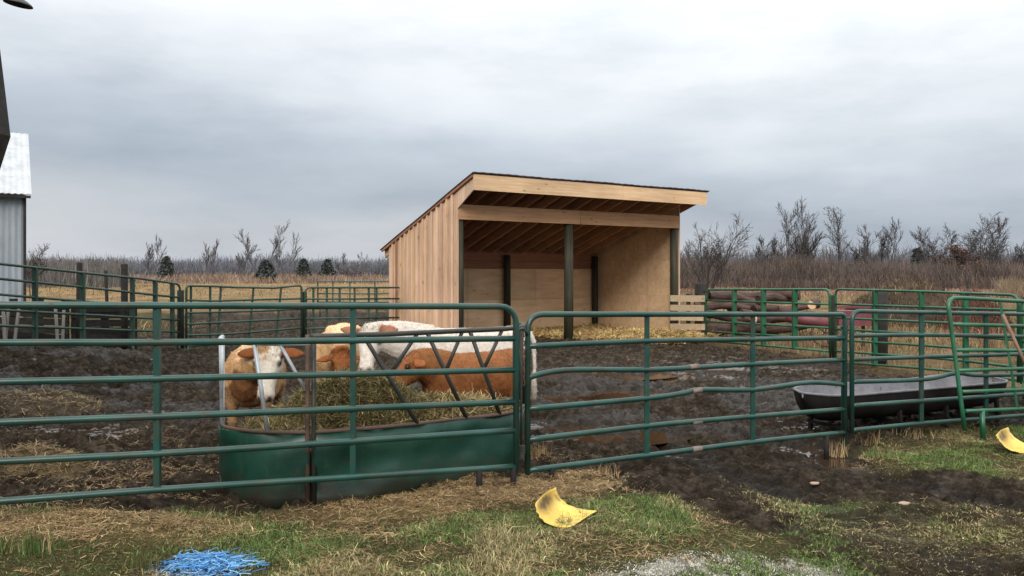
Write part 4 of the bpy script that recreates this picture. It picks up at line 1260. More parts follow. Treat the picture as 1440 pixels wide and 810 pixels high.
make_cow('tan cow with a white face looking straight out between the grey feeder bars', (-2.50, 7.95), (.15, -.99), .84, (1.0, .28, 1.22), R(-8), R(-72), col_a, .05, 3.2, 1.24)
make_cow('pale tan cow half hidden behind the hay, between the white-faced cow and the white cow', (-2.02, 9.62), (.12, -1), .90, (.93, .10, .93), R(10), R(-55), col_b, .1, 2.5, 1.05)
make_cow('white cow with brown ears standing behind the reddish brown one', (-.50, 8.90), (-.975, -.22), .945, (1.10, .12, 1.20), R(72), R(-58), col_c, .0, 3.2, 1.18, .30)
make_cow('reddish brown calf with its muzzle down in the hay, in front of the white cow', (-.34, 7.92), (-.79, -.61), .80, (.93, .03, 1.21), R(-22), R(-48), col_d, .0, 3, 1.2)

# ------------------------------------------------------------------ trough
def build_trough():
    A = P(1128, 553, 8.95); B_ = P(1398, 533, 10.25); A.z = B_.z = .3
    d = (B_ - A); L = d.length; d.normalize(); lat = Vector((-d.y, d.x, 0)).normalized()
    b0 = Vector(((A.x + B_.x) / 2, (A.y + B_.y) / 2, g1((A.x + B_.x) / 2, (A.y + B_.y) / 2)))
    rt = thing('feed_trough', 'long black half-barrel trough on short legs behind the right gate', 'trough', b0)
    rw, dp = .36, .34
    def shell(off, mname, name, flip):
        vs = []; fs = []; n = 26; m = 14
        for i in range(n + 1):
            t = i / n; e = min(t, 1 - t) * L; k = math.sqrt(max(0.0, 1 - max(0, 1 - e / .42) ** 2)) if e < .42 else 1
            k = max(k, .06)
            for j in range(m + 1):
                a = math.pi * j / m
                p = A + d * (t * L + (off if t < .5 else -off) * (1 if e < .3 else 0)) - lat * math.cos(a) * ((rw - off) * (k if 1 else 1)) - Vector((0, 0, 1)) * math.sin(a) * (dp - off) * k ** .6
                p.z += .015 * math.sin(t * 9) * math.sin(a * .5)
                vs.append(p)
        for i in range(n):
            for j in range(m):
                q = i * (m + 1) + j; f_ = (q, q + 1, q + m + 2, q + m + 1); fs.append(f_ if not flip else f_[::-1])
        MB().add(vs, fs, 1, True).build(name, mname, rt, b0)
        return vs, n, m
    vs, n, m = shell(0, 'trough', 'shell', False); shell(.012, 'trough_in', 'lining', True)
    rim = [vs[i * (m + 1)] for i in range(n + 1)] + [vs[i * (m + 1) + m] for i in reversed(range(n + 1))]
    MB().tube(rim, .014, 8, closed=True).build('rim', 'trough_in', rt, b0)
    for t in (.12, .38, .62, .9):
        for sg in (-1, 1):
            c = A + d * (t * L) + lat * sg * .27; zz = g1(c.x, c.y)
            MB().bar((c.x, c.y, zz - .05), (c.x - lat.x * sg * .03, c.y - lat.y * sg * .03, .17), .04, .04).build('leg', 'trough', rt, b0)
        a = A + d * (t * L)
        MB().bar((a.x - lat.x * .3, a.y - lat.y * .3, -.075), (a.x + lat.x * .3, a.y + lat.y * .3, -.075), .04, .035).build('cross_bar', 'trough', rt, b0)


build_trough()

# ------------------------------------------------------------------ yellow plastic
def yellow(label, loc, rotz, k, seed):
    """curled torn sheet: one raised ragged end, sweeping down to a tip on the ground (Coons patch)"""
    A, B_, C_, D_ = (P(753, 709, 5.28), P(782, 687, 5.58), P(841, 718, 5.5), P(797, 744, 5.15))
    ab = spline([A, P(766, 696, 5.42), B_], 10); bc = spline([B_, P(787, 699, 5.58), P(801, 711, 5.56), P(820, 717, 5.52), C_], 5)
    ad = spline([A, P(757, 722, 5.2), P(770, 737, 5.15), D_], 7)[:21]; dc = spline([D_, P(809, 739, 5.2), P(826, 727, 5.36), C_], 7)[:21]
    ab = ab[:21]; bc = bc[:21]; n = 20; vs = []; fs = []; o0 = Vector((.36, 5.36, -.005))
    for i in range(n + 1):
        for j in range(n + 1):
            u, v = i / n, j / n
            p = (ad[i] * (1 - v) + bc[i] * v) + (ab[j] * (1 - u) + dc[j] * u) - (A * (1 - u) * (1 - v) + D_ * u * (1 - v) + B_ * (1 - u) * v + C_ * u * v)
            p = p - o0; p.z += -.035 * math.sin(math.pi * u) * math.sin(math.pi * v) + .002 * math.sin(i * .5 + seed)
            p.z = max(p.z, .012); e = (.004 * math.sin(i * 1.7 + seed) + .002 * math.sin(i * 4.1)) if j in (0, n) else 0
            vs.append((p + Vector((e, e, 0))) * k)
    for i in range(n):
        for j in range(n):
            q = i * (n + 1) + j; fs.append((q, q + n + 1, q + n + 2, q + 1))
    mb = MB().add(vs, fs, 1, True)
    mb.t = [1.5 * math.exp(-((i / n - .16) / .17) ** 2 - ((j / n - .45) / .34) ** 2) for i in range(n + 1) for j in range(n + 1)]
    o = mb.build('plastic_scrap', 'yellow'); o.location = loc; o.rotation_euler = (0, 0, rotz)
    md = o.modifiers.new('t', 'SOLIDIFY'); md.thickness = .006
    tag(o, label, 'scrap', 'scraps of yellow plastic')


yellow('curled piece of yellow plastic lying on the grass before the gates', (.36, 5.36, g1(.36, 5.36) + .01), 0, 1, 1)
x, y = gp(1438, 638, -.2)
yellow('curled piece of yellow plastic at the right edge of the photo', (x, y, g1(x, y) + .02), R(-20), 1.2, 5)

def stone(label, px, py, r):
    x, y = gp(px, py, -.08); mb = MB(); rnd = random.Random(px); vs = []; fs = []
    for i in range(7):
        for j in range(10):
            a = math.pi * i / 6; b = 2 * math.pi * j / 10; k = r * rnd.uniform(.85, 1.15)
            vs.append((k * 1.5 * math.sin(a) * math.cos(b), k * math.sin(a) * math.sin(b), k * .45 * math.cos(a)))
    for i in range(6):
        for j in range(10): q = i * 10 + j; p = i * 10 + (j + 1) % 10; fs.append((q, q + 10, p + 10, p))
    o = mb.add(vs, fs, 1, True).build('stone', 'stone'); o.location = (x, y, g1(x, y) + r * .35)
    tag(o, label, 'stone', 'pale stones lying in the mud')


stone('pale pinkish stone in the mud, nearer the dented gate', 1146, 684, .028)
stone('pale pinkish stone in the mud, farther right and nearer the camera', 1272, 714, .03)

# blue twine
def build_twine():
    c = Vector(gp(300, 800) + (0,)); mb = MB(); rnd = random.Random(9); vs = []; fs = []; cols = []
    for k in range(520):
        r = min(abs(rnd.gauss(0, .5)), .95); a = rnd.uniform(0, 2 * math.pi)
        p = Vector((math.cos(a) * r * .30 + max(-.07, min(.07, rnd.gauss(.0, .05))), math.sin(a) * r * .20, rnd.uniform(.012, .055 * (1.2 - min(r, 1)))))
        d = rnd.uniform(0, 2 * math.pi); L = rnd.uniform(.05, .2); pts = []
        for i in range(6):
            pts.append(p.copy()); d += rnd.gauss(0, .6); p += Vector((math.cos(d), math.sin(d), rnd.gauss(0, .12))) * L / 6; p.z = max(p.z, .008)
        k0 = len(mb.v); mb.tube(pts, .0023, 4, caps=False)
        t = rnd.choice([(.10, .32, .62), (.07, .24, .52), (.16, .42, .70), (.28, .52, .74), (.05, .16, .36)]); cols += [t] * (len(mb.v) - k0)
    o = np_mesh('twine_pile', mb.v, [f for f in mb.f], 'twine', cols=np.array(cols)); o.location = (c.x - .05, c.y, g1(c.x, c.y))
    tag(o, 'tangled heap of bright blue baler twine on the grass at lower left', 'twine')


build_twine()

# ------------------------------------------------------------------ farm clutter behind the right fence
def log(label, px, py, D, L, r, rz, tilt, end=False):
    p = P(px, py, D); mb = MB(); n = 9; pts = []; rs = []
    for i in range(n):
        t = i / (n - 1) - .5
        pts.append((t * L, .05 * math.sin(i * 1.3 + px), .04 * math.sin(i * .9 + py))); rs.append(r * (1.1 - .25 * (t + .5)) * (1 + .06 * math.sin(i * 2.1 + px)))
    o = thing('log', label, 'log', p, 0, 'logs heaped behind the back fence'); o.rotation_euler = (0, tilt, rz)
    mb.tube(pts, rs, 10, caps=False).build('bark', 'log', o)
    for k, sg in ((0, -1), (n - 1, 1)):
        c = Vector(pts[k]); rr = rs[k] * .97
        vs = [c + Vector((sg * .01, 0, 0))] + [c + Vector((sg * .004, math.cos(a) * rr, math.sin(a) * rr)) for a in [2 * math.pi * q / 12 for q in range(12)]]
        MB().add(vs, [((0, 1 + q, 1 + (q + 1) % 12) if sg > 0 else (0, 1 + (q + 1) % 12, 1 + q)) for q in range(12)]).build('cut_end', 'logend' if end else 'log', o)


lg = [(1030, 419, 22, 1.7, .13, .1, .05), (1072, 417, 22.5, 1.9, .15, -.15, -.06), (1092, 420, 22, 1.3, .12, .2, .1), (1015, 431, 21.6, 1.6, .14, 0, .02), (1062, 432, 21.8, 2.0, .15, .12, -.03), (1100, 434, 21.7, 1.5, .13, -.1, .03),
      (1025, 446, 21.2, 1.6, .15, .05, 0), (1075, 447, 21.3, 1.8, .16, -.1, .02), (1018, 461, 21, 1.5, .15, .1, 0), (1060, 462, 21, 1.6, .16, -.06, .02), (1103, 460, 20.5, 1.5, .15, .08, 0), (1120, 441, 20.8, 1.2, .13, .3, .1)]
LL = ['thin log on top of the heap, left', 'longest brown log on top of the heap, middle', 'short log on top of the heap, right', 'log in the second row next to the plank fence', 'log in the second row in the middle', 'log in the second row on the right',
      'log in the third row next to the plank fence', 'log in the third row in the middle', 'bottom log next to the plank fence', 'bottom log in the middle of the heap', 'bottom log at the right of the heap', 'short tilted log at the right end of the heap']
rl = random.Random(5)
for q, t in zip(lg, LL): log(t, *q[:3], q[3] * rl.uniform(.7, 1.15), q[4] * rl.uniform(.7, 1.1), q[5] + rl.uniform(-.45, .45), q[6] + rl.uniform(-.1, .1))
log('sawn log end showing bright orange wood, right of the log heap', 1146, 427, 19.5, .8, .095, R(66), .0, True)
log('small sawn log with a pale cut end, low in the middle of the heap', 1064, 449, 20.6, .6, .09, R(70), .0, True)

# old red implement
b0 = P(1165, 470, 19.0); b0.z = g1(b0.x, b0.y)
rt = thing('farm_implement', 'old faded red farm implement with a sloping beam, behind the back fence', 'machine', b0)
MB().tube([P(1105, 446, 19.2), P(1135, 450, 19), P(1172, 455, 18.8)], [.12, .13, .11], 12).build('beam', 'red', rt, b0)
mb = MB(); c = P(1198, 447, 19.2)
mb.box(c, (.85, .6, .34)); mb.bar(c + Vector((-.5, -.33, .26)), c + Vector((.55, -.33, .30)), .05, .06); mb.build('box_body', 'red', rt, b0)
MB().bar(P(1188, 434, 19), P(1212, 435.5, 19), .05, .05).build('lid_edge', 'rust', rt, b0)
for px in (1120, 1172, 1190, 1214):
    q = P(px, 455, 19.1); MB().bar((q.x, q.y, b0.z - .05), q, .06, .06).build('leg', 'rust', rt, b0)
ring = [P(1160, 468, 18.9) + Vector((math.cos(a) * .3, 0, math.sin(a) * .3)) for a in [2 * math.pi * k / 20 for k in range(20)]]
mb = MB().tube(ring, .03, 8, closed=True); c = P(1160, 468, 18.9)
for k in range(0, 20, 4): mb.tube([c, ring[k]], .015, 6)
mb.build('wheel', 'rust', rt, b0)


def straw_part(x, y, rx, ry, hh, n, pal, rt):
    V, Fc, C = strands(np.c_[x * rx, y * ry, hh(x, y) + .01], RNG.gamma(4, .03, n), RNG.uniform(.003, .006, n), RNG.normal(0, .3, n), pick(n, *pal, jitter=.4))
    np_mesh('straw', V, Fc, 'blade', rt, cols=C)


def mound(name, label, cat, px, py, D, rx, ry, h, colr, strandpal, n=2500):
    p = P(px, py, D); z = g1(p.x, p.y); nx = 40
    rt = thing(name, label, cat, (p.x, p.y, z))
    X, Y = np.meshgrid(np.linspace(-1.2, 1.2, nx), np.linspace(-1.2, 1.2, nx)); x, y = X.ravel(), Y.ravel()
    hh = lambda x, y: h * np.clip(1 - (x ** 2 + y ** 2), 0, 1) ** .7 * (.6 + .8 * fbm(x * 2.5 + px, y * 2.5, 500, 4)) + (fbm(x * 7 + px, y * 7, 510, 3) - .5) * .12 * (x ** 2 + y ** 2 < 1.2) - .06
    idx = np.arange(nx * nx).reshape(nx, nx); fc = np.stack([idx[:-1, :-1], idx[:-1, 1:], idx[1:, 1:], idx[1:, :-1]], -1).reshape(-1, 4)
    np_mesh('heap', np.c_[x * rx, y * ry, hh(x, y)], fc, 'hay', rt, cols=np.array(colr) * (.5 + fbm(x * 6, y * 6, 520, 4))[:, None], smooth=True)
    a = RNG.uniform(0, 2 * np.pi, n); r = np.sqrt(RNG.uniform(0, 1, n)); x, y = r * np.cos(a), r * np.sin(a)
    V, Fc, C = blades(np.c_[x * rx, y * ry, hh(x, y) - .03], RNG.gamma(4, .05, n), RNG.uniform(.012, .03, n), np.clip(RNG.normal(.7, .4, n), 0, 1.5), pick(n, *strandpal, jitter=.35))
    np_mesh('weeds', V, Fc, 'blade', rt, cols=C) if n > 2000 else straw_part(x, y, rx, ry, hh, n, strandpal, rt)


mound('dirt_mound', 'dark dirt mound with mossy top and dead weeds beyond the long green panel', 'mound', 1275, 425, 27, 2.1, 1.5, 1.35, (.05, .035, .025), ((.10, .065, .04), (.16, .10, .06), (.08, .09, .03), (.22, .15, .09)))
mound('brush_pile', 'rusty brown brush heap in the dry grass near the right edge', 'brush pile', 1372, 440, 24, 1.05, .8, 1.0, (.075, .035, .026), ((.14, .07, .045), (.20, .11, .07), (.09, .05, .035)))
mound('manure_pile', 'low dark manure heap on the mud at far left behind the gate', 'heap', 40, 560, 9.6, .9, .6, .22, (.06, .045, .03), ((.20, .14, .07), (.12, .09, .045), (.3, .22, .11)), 1500)
mound('hay_pile', 'trodden brown hay heap on the mud inside the left gate', 'heap', 35, 660, 6.5, .55, .4, .20, (.09, .065, .035), ((.18, .12, .06), (.12, .085, .045), (.26, .19, .10)), 1500)

# ------------------------------------------------------------------ barns and lamp
def white_barn():
    A = P(34, 380, 30); A.z = 0; back = Vector((-.53, .848, 0)); along = Vector((-.848, -.53, 0))
    zg = g1(A.x, A.y)
    rt = thing('barn', 'grey walled barn with white metal roof at the left edge', 'barn', (A.x, A.y, zg), math.atan2(along.y, along.x))
    # local x = along the wall (leftward), local y = -back
    Lx = 12; dep = -8; ze = 4.62; zr = 7.3
    mb = MB(); n = 60
    for k in range(n):
        x0, x1 = k * Lx / n, (k + 1) * Lx / n
        mb.add([(x0, 0, -.2), (x1, 0, -.2), (x1, .0, ze), (x0, .0, ze), ((x0 + x1) / 2, .03, -.2), ((x0 + x1) / 2, .03, ze)], [(0, 3, 5, 4), (4, 5, 2, 1)], random.uniform(.9, 1.1))
    mb.add([(0, 0, -.2), (0, dep, -.2), (0, dep, ze), (0, dep / 2, zr - .1), (0, 0, ze)], [(0, 1, 2, 3, 4)])
    mb.add([(Lx, 0, -.2), (Lx, dep, -.2), (Lx, dep, ze), (Lx, dep / 2, zr - .1), (Lx, 0, ze)], [(4, 3, 2, 1, 0)])
    mb.add([(0, dep, -.2), (Lx, dep, -.2), (Lx, dep, ze), (0, dep, ze)], [(0, 1, 2, 3)])
    mb.build('wall', 'barnwall', rt)
    mb = MB()
    for sgn, y0, y1 in ((1, .35, dep / 2), (-1, dep - .35, dep / 2)):
        k_ = (zr - ze) / (dep / 2) ; n = 62; xa, xb = -.22, Lx + .2
        for k in range(n):
            x0, x1 = xa + (xb - xa) * k / n, xa + (xb - xa) * (k + 1) / n; xm = (x0 + x1) / 2
            z0 = ze - .14; z1 = zr
            mb.add([(x0, y0, z0), (x1, y0, z0), (x1, y1, z1), (x0, y1, z1), (xm, y0, z0 + .03), (xm, y1, z1 + .03)], [(0, 4, 5, 3), (4, 1, 2, 5)])
    o = mb.build('roof', 'barnroof', rt); md = o.modifiers.new('t', 'SOLIDIFY'); md.thickness = .03
    MB().bar((-.02, .05, -.1), (-.02, .05, ze - .16), .09, .09).build('corner_trim', 'oldwood', rt)
    MB().bar((-.2, .31, ze - .20), (Lx, .31, ze - .20), .05, .1).build('eave_trim', 'oldwood', rt)


white_barn()


def dark_barn():
    D = 9.0; xe = (15 - CX) / F * D; ze = CAMZ + (HY - 192) / F * D
    rt = thing('barn', 'dark barn whose black eave juts in at the upper left edge', 'barn', (-6.2, 4.5, 0))
    o0 = Vector((-6.2, 4.5, 0)); y0, y1 = .5, D
    mb = MB(); n = 30
    for k in range(n):
        a, b = y0 + (y1 - .12 - y0) * k / n, y0 + (y1 - .12 - y0) * (k + 1) / n
        mb.box((-6.12, (a + b) / 2, 1.4), (.03, b - a - .008, 3.5), tint=random.uniform(.8, 1.2))
    for k in range(18):
        x = -6.15 - k * .22; mb.box((x - .11, y1 - .13, 1.6 + min(k, 8) * .2), (.212, .03, 3.4 + min(k, 8) * .4), tint=random.uniform(.8, 1.2))
    mb.build('wall', 'oldwood', rt, o0)
    mb = MB(); prof = [(xe, ze), (xe - .05, ze + .42), (xe - .115, ze + .95), (-6.0, ze + 2.2), (-6.9, ze + 3.3), (-9.0, ze + 4.2)]
    th = .16
    for (xa, za), (xb, zb) in zip(prof, prof[1:]):
        mb.add([(xa, y0, za), (xa, y1, za), (xb, y1, zb), (xb, y0, zb), (xa - th, y0, za - .12), (xa - th, y1, za - .12), (xb - th, y1, zb - .12), (xb - th, y0, zb - .12)],
               [(0, 3, 2, 1), (4, 5, 6, 7), (1, 2, 6, 5), (0, 4, 7, 3)])
    mb.add([(xe, y0, ze), (xe, y1, ze), (xe - .16, y1, ze - .50), (xe - .16, y0, ze - .50), (xe - .45, y0, ze - .50), (xe - .45, y1, ze - .50), (xe - .45, y1, ze), (xe - .45, y0, ze)],
           [(0, 1, 2, 3), (3, 2, 5, 4), (1, 6, 5, 2), (0, 3, 4, 7)])
    mb.build('eave', 'oldwood', rt, o0)
    # gooseneck lamp
    c = P(25.5, 6, D + .2); l0 = c.copy()
    lp = thing('yard_lamp', 'dark shallow saucer lamp hanging at the top left corner', 'lamp', l0)
    prof = [(.03, .075), (.055, .062), (.09, .045), (.135, .018), (.150, .0), (.148, -.006), (.13, .008), (.06, .038), (.0, .045)]
    vs = []; fs = []; n = 28
    for r_, z_ in prof:
        for j in range(n):
            a = 2 * math.pi * j / n; vs.append(Vector((math.cos(a) * max(r_, .001), math.sin(a) * max(r_, .001), z_)))
    tilt = Matrix.Rotation(R(9), 3, 'Y'); vs = [l0 + tilt @ v for v in vs]
    for i in range(len(prof) - 1):
        for j in range(n): fs.append((i * n + j, i * n + (j + 1) % n, (i + 1) * n + (j + 1) % n, (i + 1) * n + j))
    MB().add(vs, fs, 1, True).build('shade', 'tube_dark', lp, l0)
    MB().tube(spline([l0 + Vector((.008, 0, .05)), l0 + Vector((.02, 0, .25)), l0 + Vector((-.1, 0, .5)), l0 + Vector((-.4, 0, .6)), l0 + Vector((-1.0, 0, .5))], 6), .022, 10).build('arm', 'tube_dark', lp, l0)


dark_barn()

# ------------------------------------------------------------------ trees
def grow(out, p, d, L, r, lvl, mx, rnd, spread, rmin, up=.25, kids=(12, 7, 5)):
    n = (7, 5, 3, 2)[min(lvl, 3)]; pts = [p.copy()]; rs = [r]
    q = p.copy(); dd = d.copy(); wig = (.06, .11, .14, .15)[min(lvl, 3)]
    for i in range(n):
        dd = (dd + Vector((rnd.gauss(0, wig), rnd.gauss(0, wig), rnd.gauss(0, wig * .6) + up * .22 * (lvl > 0)))).normalized()
        q = q + dd * (L / n); pts.append(q.copy()); rs.append(max(r * (1 - .85 * (i + 1) / n), rmin))
    out.append((lvl, pts, rs))
    if lvl >= mx: return
    k = kids[min(lvl, len(kids) - 1)]; t0 = (.25, .15, .1)[min(lvl, 2)]
    for i in range(k):
        t = t0 + (.99 - t0) * (i + rnd.random()) / k
        f = t * n; j = min(int(f), n - 1); pp = pts[j].lerp(pts[j + 1], f - j)
        ax = Vector((rnd.gauss(0, 1), rnd.gauss(0, 1), rnd.gauss(0, .3))); bd = (pts[j + 1] - pts[j]).normalized(); ax = (ax - bd * ax.dot(bd)).normalized()
        a = rnd.uniform(.65, 1.3) * spread
        nd = (bd * math.cos(a) + ax * math.sin(a)).normalized()
        sc = (rnd.uniform(.34, .62) * (1.1 - .62 * t), rnd.uniform(.32, .6) * (1.05 - .5 * t), rnd.uniform(.3, .6))[min(lvl, 2)]
        grow(out, pp, nd, L * sc, max(r * (1 - .85 * t) * .55, rmin), lvl + 1, mx, rnd, spread, rmin, up, kids)


def tree(label, px, ybase, ytop, D, seed, stems=1, spread=.6, mx=3, rmin=.0135, width=None, far=False, lean=0, kids=(14, 8, 5), group='bare trees along the far field', up=.25, name='bare_tree'):
    rnd = random.Random(seed); p = P(px, ybase, D); z = g1(p.x, p.y)
    H = CAMZ + (HY - ytop) / F * D - z
    root = thing(name, label, 'tree', (p.x, p.y, z), 0, group)
    out = []
    for s in range(stems):
        a = 2 * math.pi * s / max(stems, 1) + rnd.random() * 1.2; tl = (.20 if stems > 1 else .04) * rnd.uniform(.4, 1.3) * (width or 1)
        d = Vector((math.cos(a) * tl + lean, math.sin(a) * tl, 1)).normalized()
        grow(out, Vector((math.cos(a) * .15 * (stems > 1), math.sin(a) * .15 * (stems > 1), -.2)), d, H * (rnd.uniform(.62, .9) if s else 1.0), H * (.016 if stems == 1 else .012), 0, mx, rnd, spread, rmin, up, kids)
    zm = max(q.z for _, pts, _ in out for q in pts); k = H / zm
    tr, cr = MB(), MB()
    for lvl, pts, rs in out:
        pts = [Vector((q.x * min(k, 1.1), q.y * min(k, 1.1), q.z * k)) for q in pts]
        (tr if lvl < 2 else cr).tube(pts, rs, 5 if lvl < 2 else 3, caps=False, smooth=lvl < 2, tint=rnd.uniform(.8, 1.2))
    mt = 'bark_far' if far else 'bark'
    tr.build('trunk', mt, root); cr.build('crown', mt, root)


GR = 'bare trees in the right hedgerow'
G = dict(group=GR)
tree('many-stemmed bare tree close behind the right end of the shelter', 993, 412, 296, 60, 1, 7, .62, width=2.0, kids=(9, 6, 4), rmin=.010, **G)
tree('slim bare tree between the shelter tree and the tall clump', 1075, 405, 330, 85, 2, 1, .5, **G)
tree('tallest bare tree of the tall clump, several upright stems', 1128, 402, 272, 82, 3, 4, .46, width=.9, up=.35, **G)
tree('thinner bare tree at the left of the tall clump', 1104, 402, 281, 84, 4, 2, .48, up=.3, **G)
tree('single bare tree just right of the tall clump', 1178, 402, 289, 86, 5, 1, .62, **G)
tree('grey bare tree in the middle of the hedgerow, leaning stems', 1224, 402, 313, 86, 6, 2, .5, lean=-.08, **G)
tree('bare tree right of the middle of the hedgerow with fine upright twigs', 1250, 402, 303, 88, 7, 2, .48, up=.35, **G)
tree('broad low bare tree left of the wide-crowned tree', 1312, 400, 310, 88, 8, 3, .6, width=1.3, **G)
tree('wide-crowned bare tree above the red-brown bush', 1375, 400, 296, 84, 9, 3, .75, width=1.9, up=.15, **G)
tree('upright bare tree right of the wide-crowned tree', 1402, 400, 302, 86, 10, 2, .5, **G)
tree('bare tree half cut by the right edge of the photo', 1438, 400, 323, 84, 11, 2, .55, **G)
G = dict(group='bare trees along the left field', far=True, rmin=.022, kids=(10, 6, 4))
tree('vase-shaped pale bare tree, leftmost in the field', 212, 396, 327, 140, 21, 3, .45, width=1.1, up=.3, **G)
tree('narrow twin-stem bare tree second from the left in the field', 292, 397, 334, 140, 22, 2, .32, up=.4, width=.6, **G)
tree('short dense bare tree left of the tallest field tree', 341, 397, 336, 140, 23, 2, .36, width=.6, **G)
tree('tallest bare tree of the left field, forked trunk', 364, 398, 306, 135, 24, 2, .36, up=.35, **G)
tree('bare tree right of the tallest field tree, spreading upright', 401, 397, 324, 138, 25, 2, .36, up=.35, **G)
tree('small bare tree near the shelter end of the far treeline', 480, 395, 354, 180, 26, 2, .5, **G)
tree('round-topped small bare tree nearest the left of the shelter', 503, 395, 353, 180, 27, 2, .7, **G)
G.update(far=False, rmin=.012)
tree('bare young tree behind the right corner of the white barn', 45, 398, 340, 60, 28, 3, .5, **G)


def evergreen(label, px, ybase, ytop, D, w, seed):
    p = P(px, ybase, D); z = g1(p.x, p.y); H = CAMZ + (HY - ytop) / F * D - z
    root = thing('evergreen_tree', label, 'tree', (p.x, p.y, z), 0, 'small evergreens along the left field')
    MB().tube([(0, 0, -.2), (0, 0, H * .9)], [.16, .04], 6).build('trunk', 'bark', root)
    n = 2600; t = RNG.uniform(.03, 1, n) ** 1.0; ph = RNG.uniform(0, 2 * np.pi, n)
    rr = w * (1 - t) ** .6 * (.55 + .45 * RNG.uniform(0, 1, n)) * (.75 + .4 * vnoise(ph * 2, t * 9, seed))
    c = np.c_[np.cos(ph) * rr, np.sin(ph) * rr, t * H]
    V = c[:, None, :] + RNG.normal(0, .22, (n, 3, 3)) * np.array([1, 1, .8])
    col = pick(n, (.055, .068, .062), (.07, .082, .072), (.045, .055, .052), jitter=.25)
    np_mesh('crown', V.reshape(-1, 3), np.arange(n * 3).reshape(-1, 3), 'leaf', root, cols=np.repeat(col, 3, 0))


evergreen('dark pointed evergreen right of the leftmost bare tree', 234, 396, 362, 135, 1.6, 1)
evergreen('rounded evergreen beside the tallest bare tree', 374, 398, 367, 133, 2.1, 2)
evergreen('evergreen midway between the tallest bare tree and the shelter', 427, 396, 365, 150, 1.7, 3)
evergreen('evergreen nearest the shelter on the left', 460, 396, 366, 155, 2.0, 4)
evergreen('tiny evergreen poking over the right hedgerow', 1290, 395, 352, 95, 1.0, 5)


def brush(name, x0, x1, D0, D1, h0, h1, n, pal, rib, seed, ang=.22, droop=.1, hfun=None):
    """mass of thin stems and twigs as ribbons"""
    px = RNG.uniform(x0, x1, n); D = RNG.uniform(D0, D1, n)
    X = (px - CX) / F * D; Y = D
    hh = (h0 + (h1 - h0) * fbm(X * .22, Y * .02 + seed, 600 + seed, 4)) * RNG.uniform(.45, 1.05, n)
    if hfun is not None: hh = hh * hfun(px)
    z0 = gz(X, Y)
    # twigs start anywhere along the height
    f0 = RNG.uniform(0, .75, n) * (RNG.uniform(0, 1, n) < .65); L = hh * (1 - f0)
    az = RNG.uniform(0, 2 * np.pi, n); la = np.abs(RNG.normal(0, ang, n)) + f0 * .35
    base = np.c_[X, Y, z0 + hh * f0]
    d = np.c_[np.cos(az) * np.sin(la), np.sin(az) * np.sin(la), np.cos(la)]
    mid = base + d * (L * .5)[:, None] + RNG.normal(0, .06, (n, 3)) * L[:, None]
    tip = base + d * L[:, None] + RNG.normal(0, .09, (n, 3)) * L[:, None]
    sd = np.c_[np.ones(n), RNG.normal(0, .4, n), np.zeros(n)] * (rib * RNG.uniform(.5, 1.5, n))[:, None]
    V = np.stack([base - sd, base + sd, mid - sd * .7, mid + sd * .7, tip - sd * .3, tip + sd * .3], 1).reshape(-1, 3)
    b = np.arange(n)[:, None] * 6
    Fc = np.concatenate([b + [[0, 1, 3]], b + [[0, 3, 2]], b + [[2, 3, 5]], b + [[2, 5, 4]]], 1).reshape(-1, 3)
    tone = (.6 + .8 * fbm(X * .3, Y * .05, 700 + seed, 3))[:, None]
    col = pick(n, *pal, jitter=.3) * tone
    return V, Fc, np.repeat(col, 6, 0)


def stuff(name, parts):
    V, Fc, C, k = [], [], [], 0
    for v, f, c in parts: V.append(v); Fc.append(f + k); C.append(c); k += len(v)
    tag(np_mesh(name, np.concatenate(V), np.concatenate(Fc), 'twig', cols=np.concatenate(C)), kind='stuff')


stuff('hedgerow_brush', [brush('b', 930, 1520, 74, 96, 2.0, 4.3, 42000, [(.085, .065, .06), (.11, .08, .07), (.14, .095, .08), (.07, .06, .058), (.10, .085, .06)], .022, 1, .3),
                         brush('b', 930, 1520, 72, 84, .8, 2.6, 16000, [(.10, .072, .06), (.13, .09, .07), (.08, .06, .052)], .024, 2, .4),
                         brush('b', 1405, 1540, 50, 70, .6, 1.8, 3500, [(.17, .12, .08), (.20, .14, .085), (.13, .105, .07)], .015, 3, .45)])
stuff('far_treeline', [brush('t', -200, 640, 240, 330, 4.0, 8.2, 34000, [(.115, .122, .15), (.13, .135, .16), (.10, .107, .135), (.14, .14, .16)], .09, 4, .22),  # bluish grey palette carries painted distance haze
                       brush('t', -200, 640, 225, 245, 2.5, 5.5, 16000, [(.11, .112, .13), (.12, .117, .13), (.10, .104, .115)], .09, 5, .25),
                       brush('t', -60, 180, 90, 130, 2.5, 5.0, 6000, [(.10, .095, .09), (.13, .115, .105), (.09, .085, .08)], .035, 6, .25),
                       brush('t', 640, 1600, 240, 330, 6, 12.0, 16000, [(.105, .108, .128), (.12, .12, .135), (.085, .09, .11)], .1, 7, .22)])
stuff('field_edge_scrub', [brush('s', -100, 600, 118, 180, .6, 2.4, 12000, [(.22, .15, .11), (.17, .12, .095), (.27, .19, .13), (.12, .09, .075)], .045, 8, .3),
                           brush('s', 930, 1500, 55, 74, .15, .7, 9000, [(.24, .15, .105), (.19, .125, .085), (.28, .19, .13)], .022, 9, .3)])


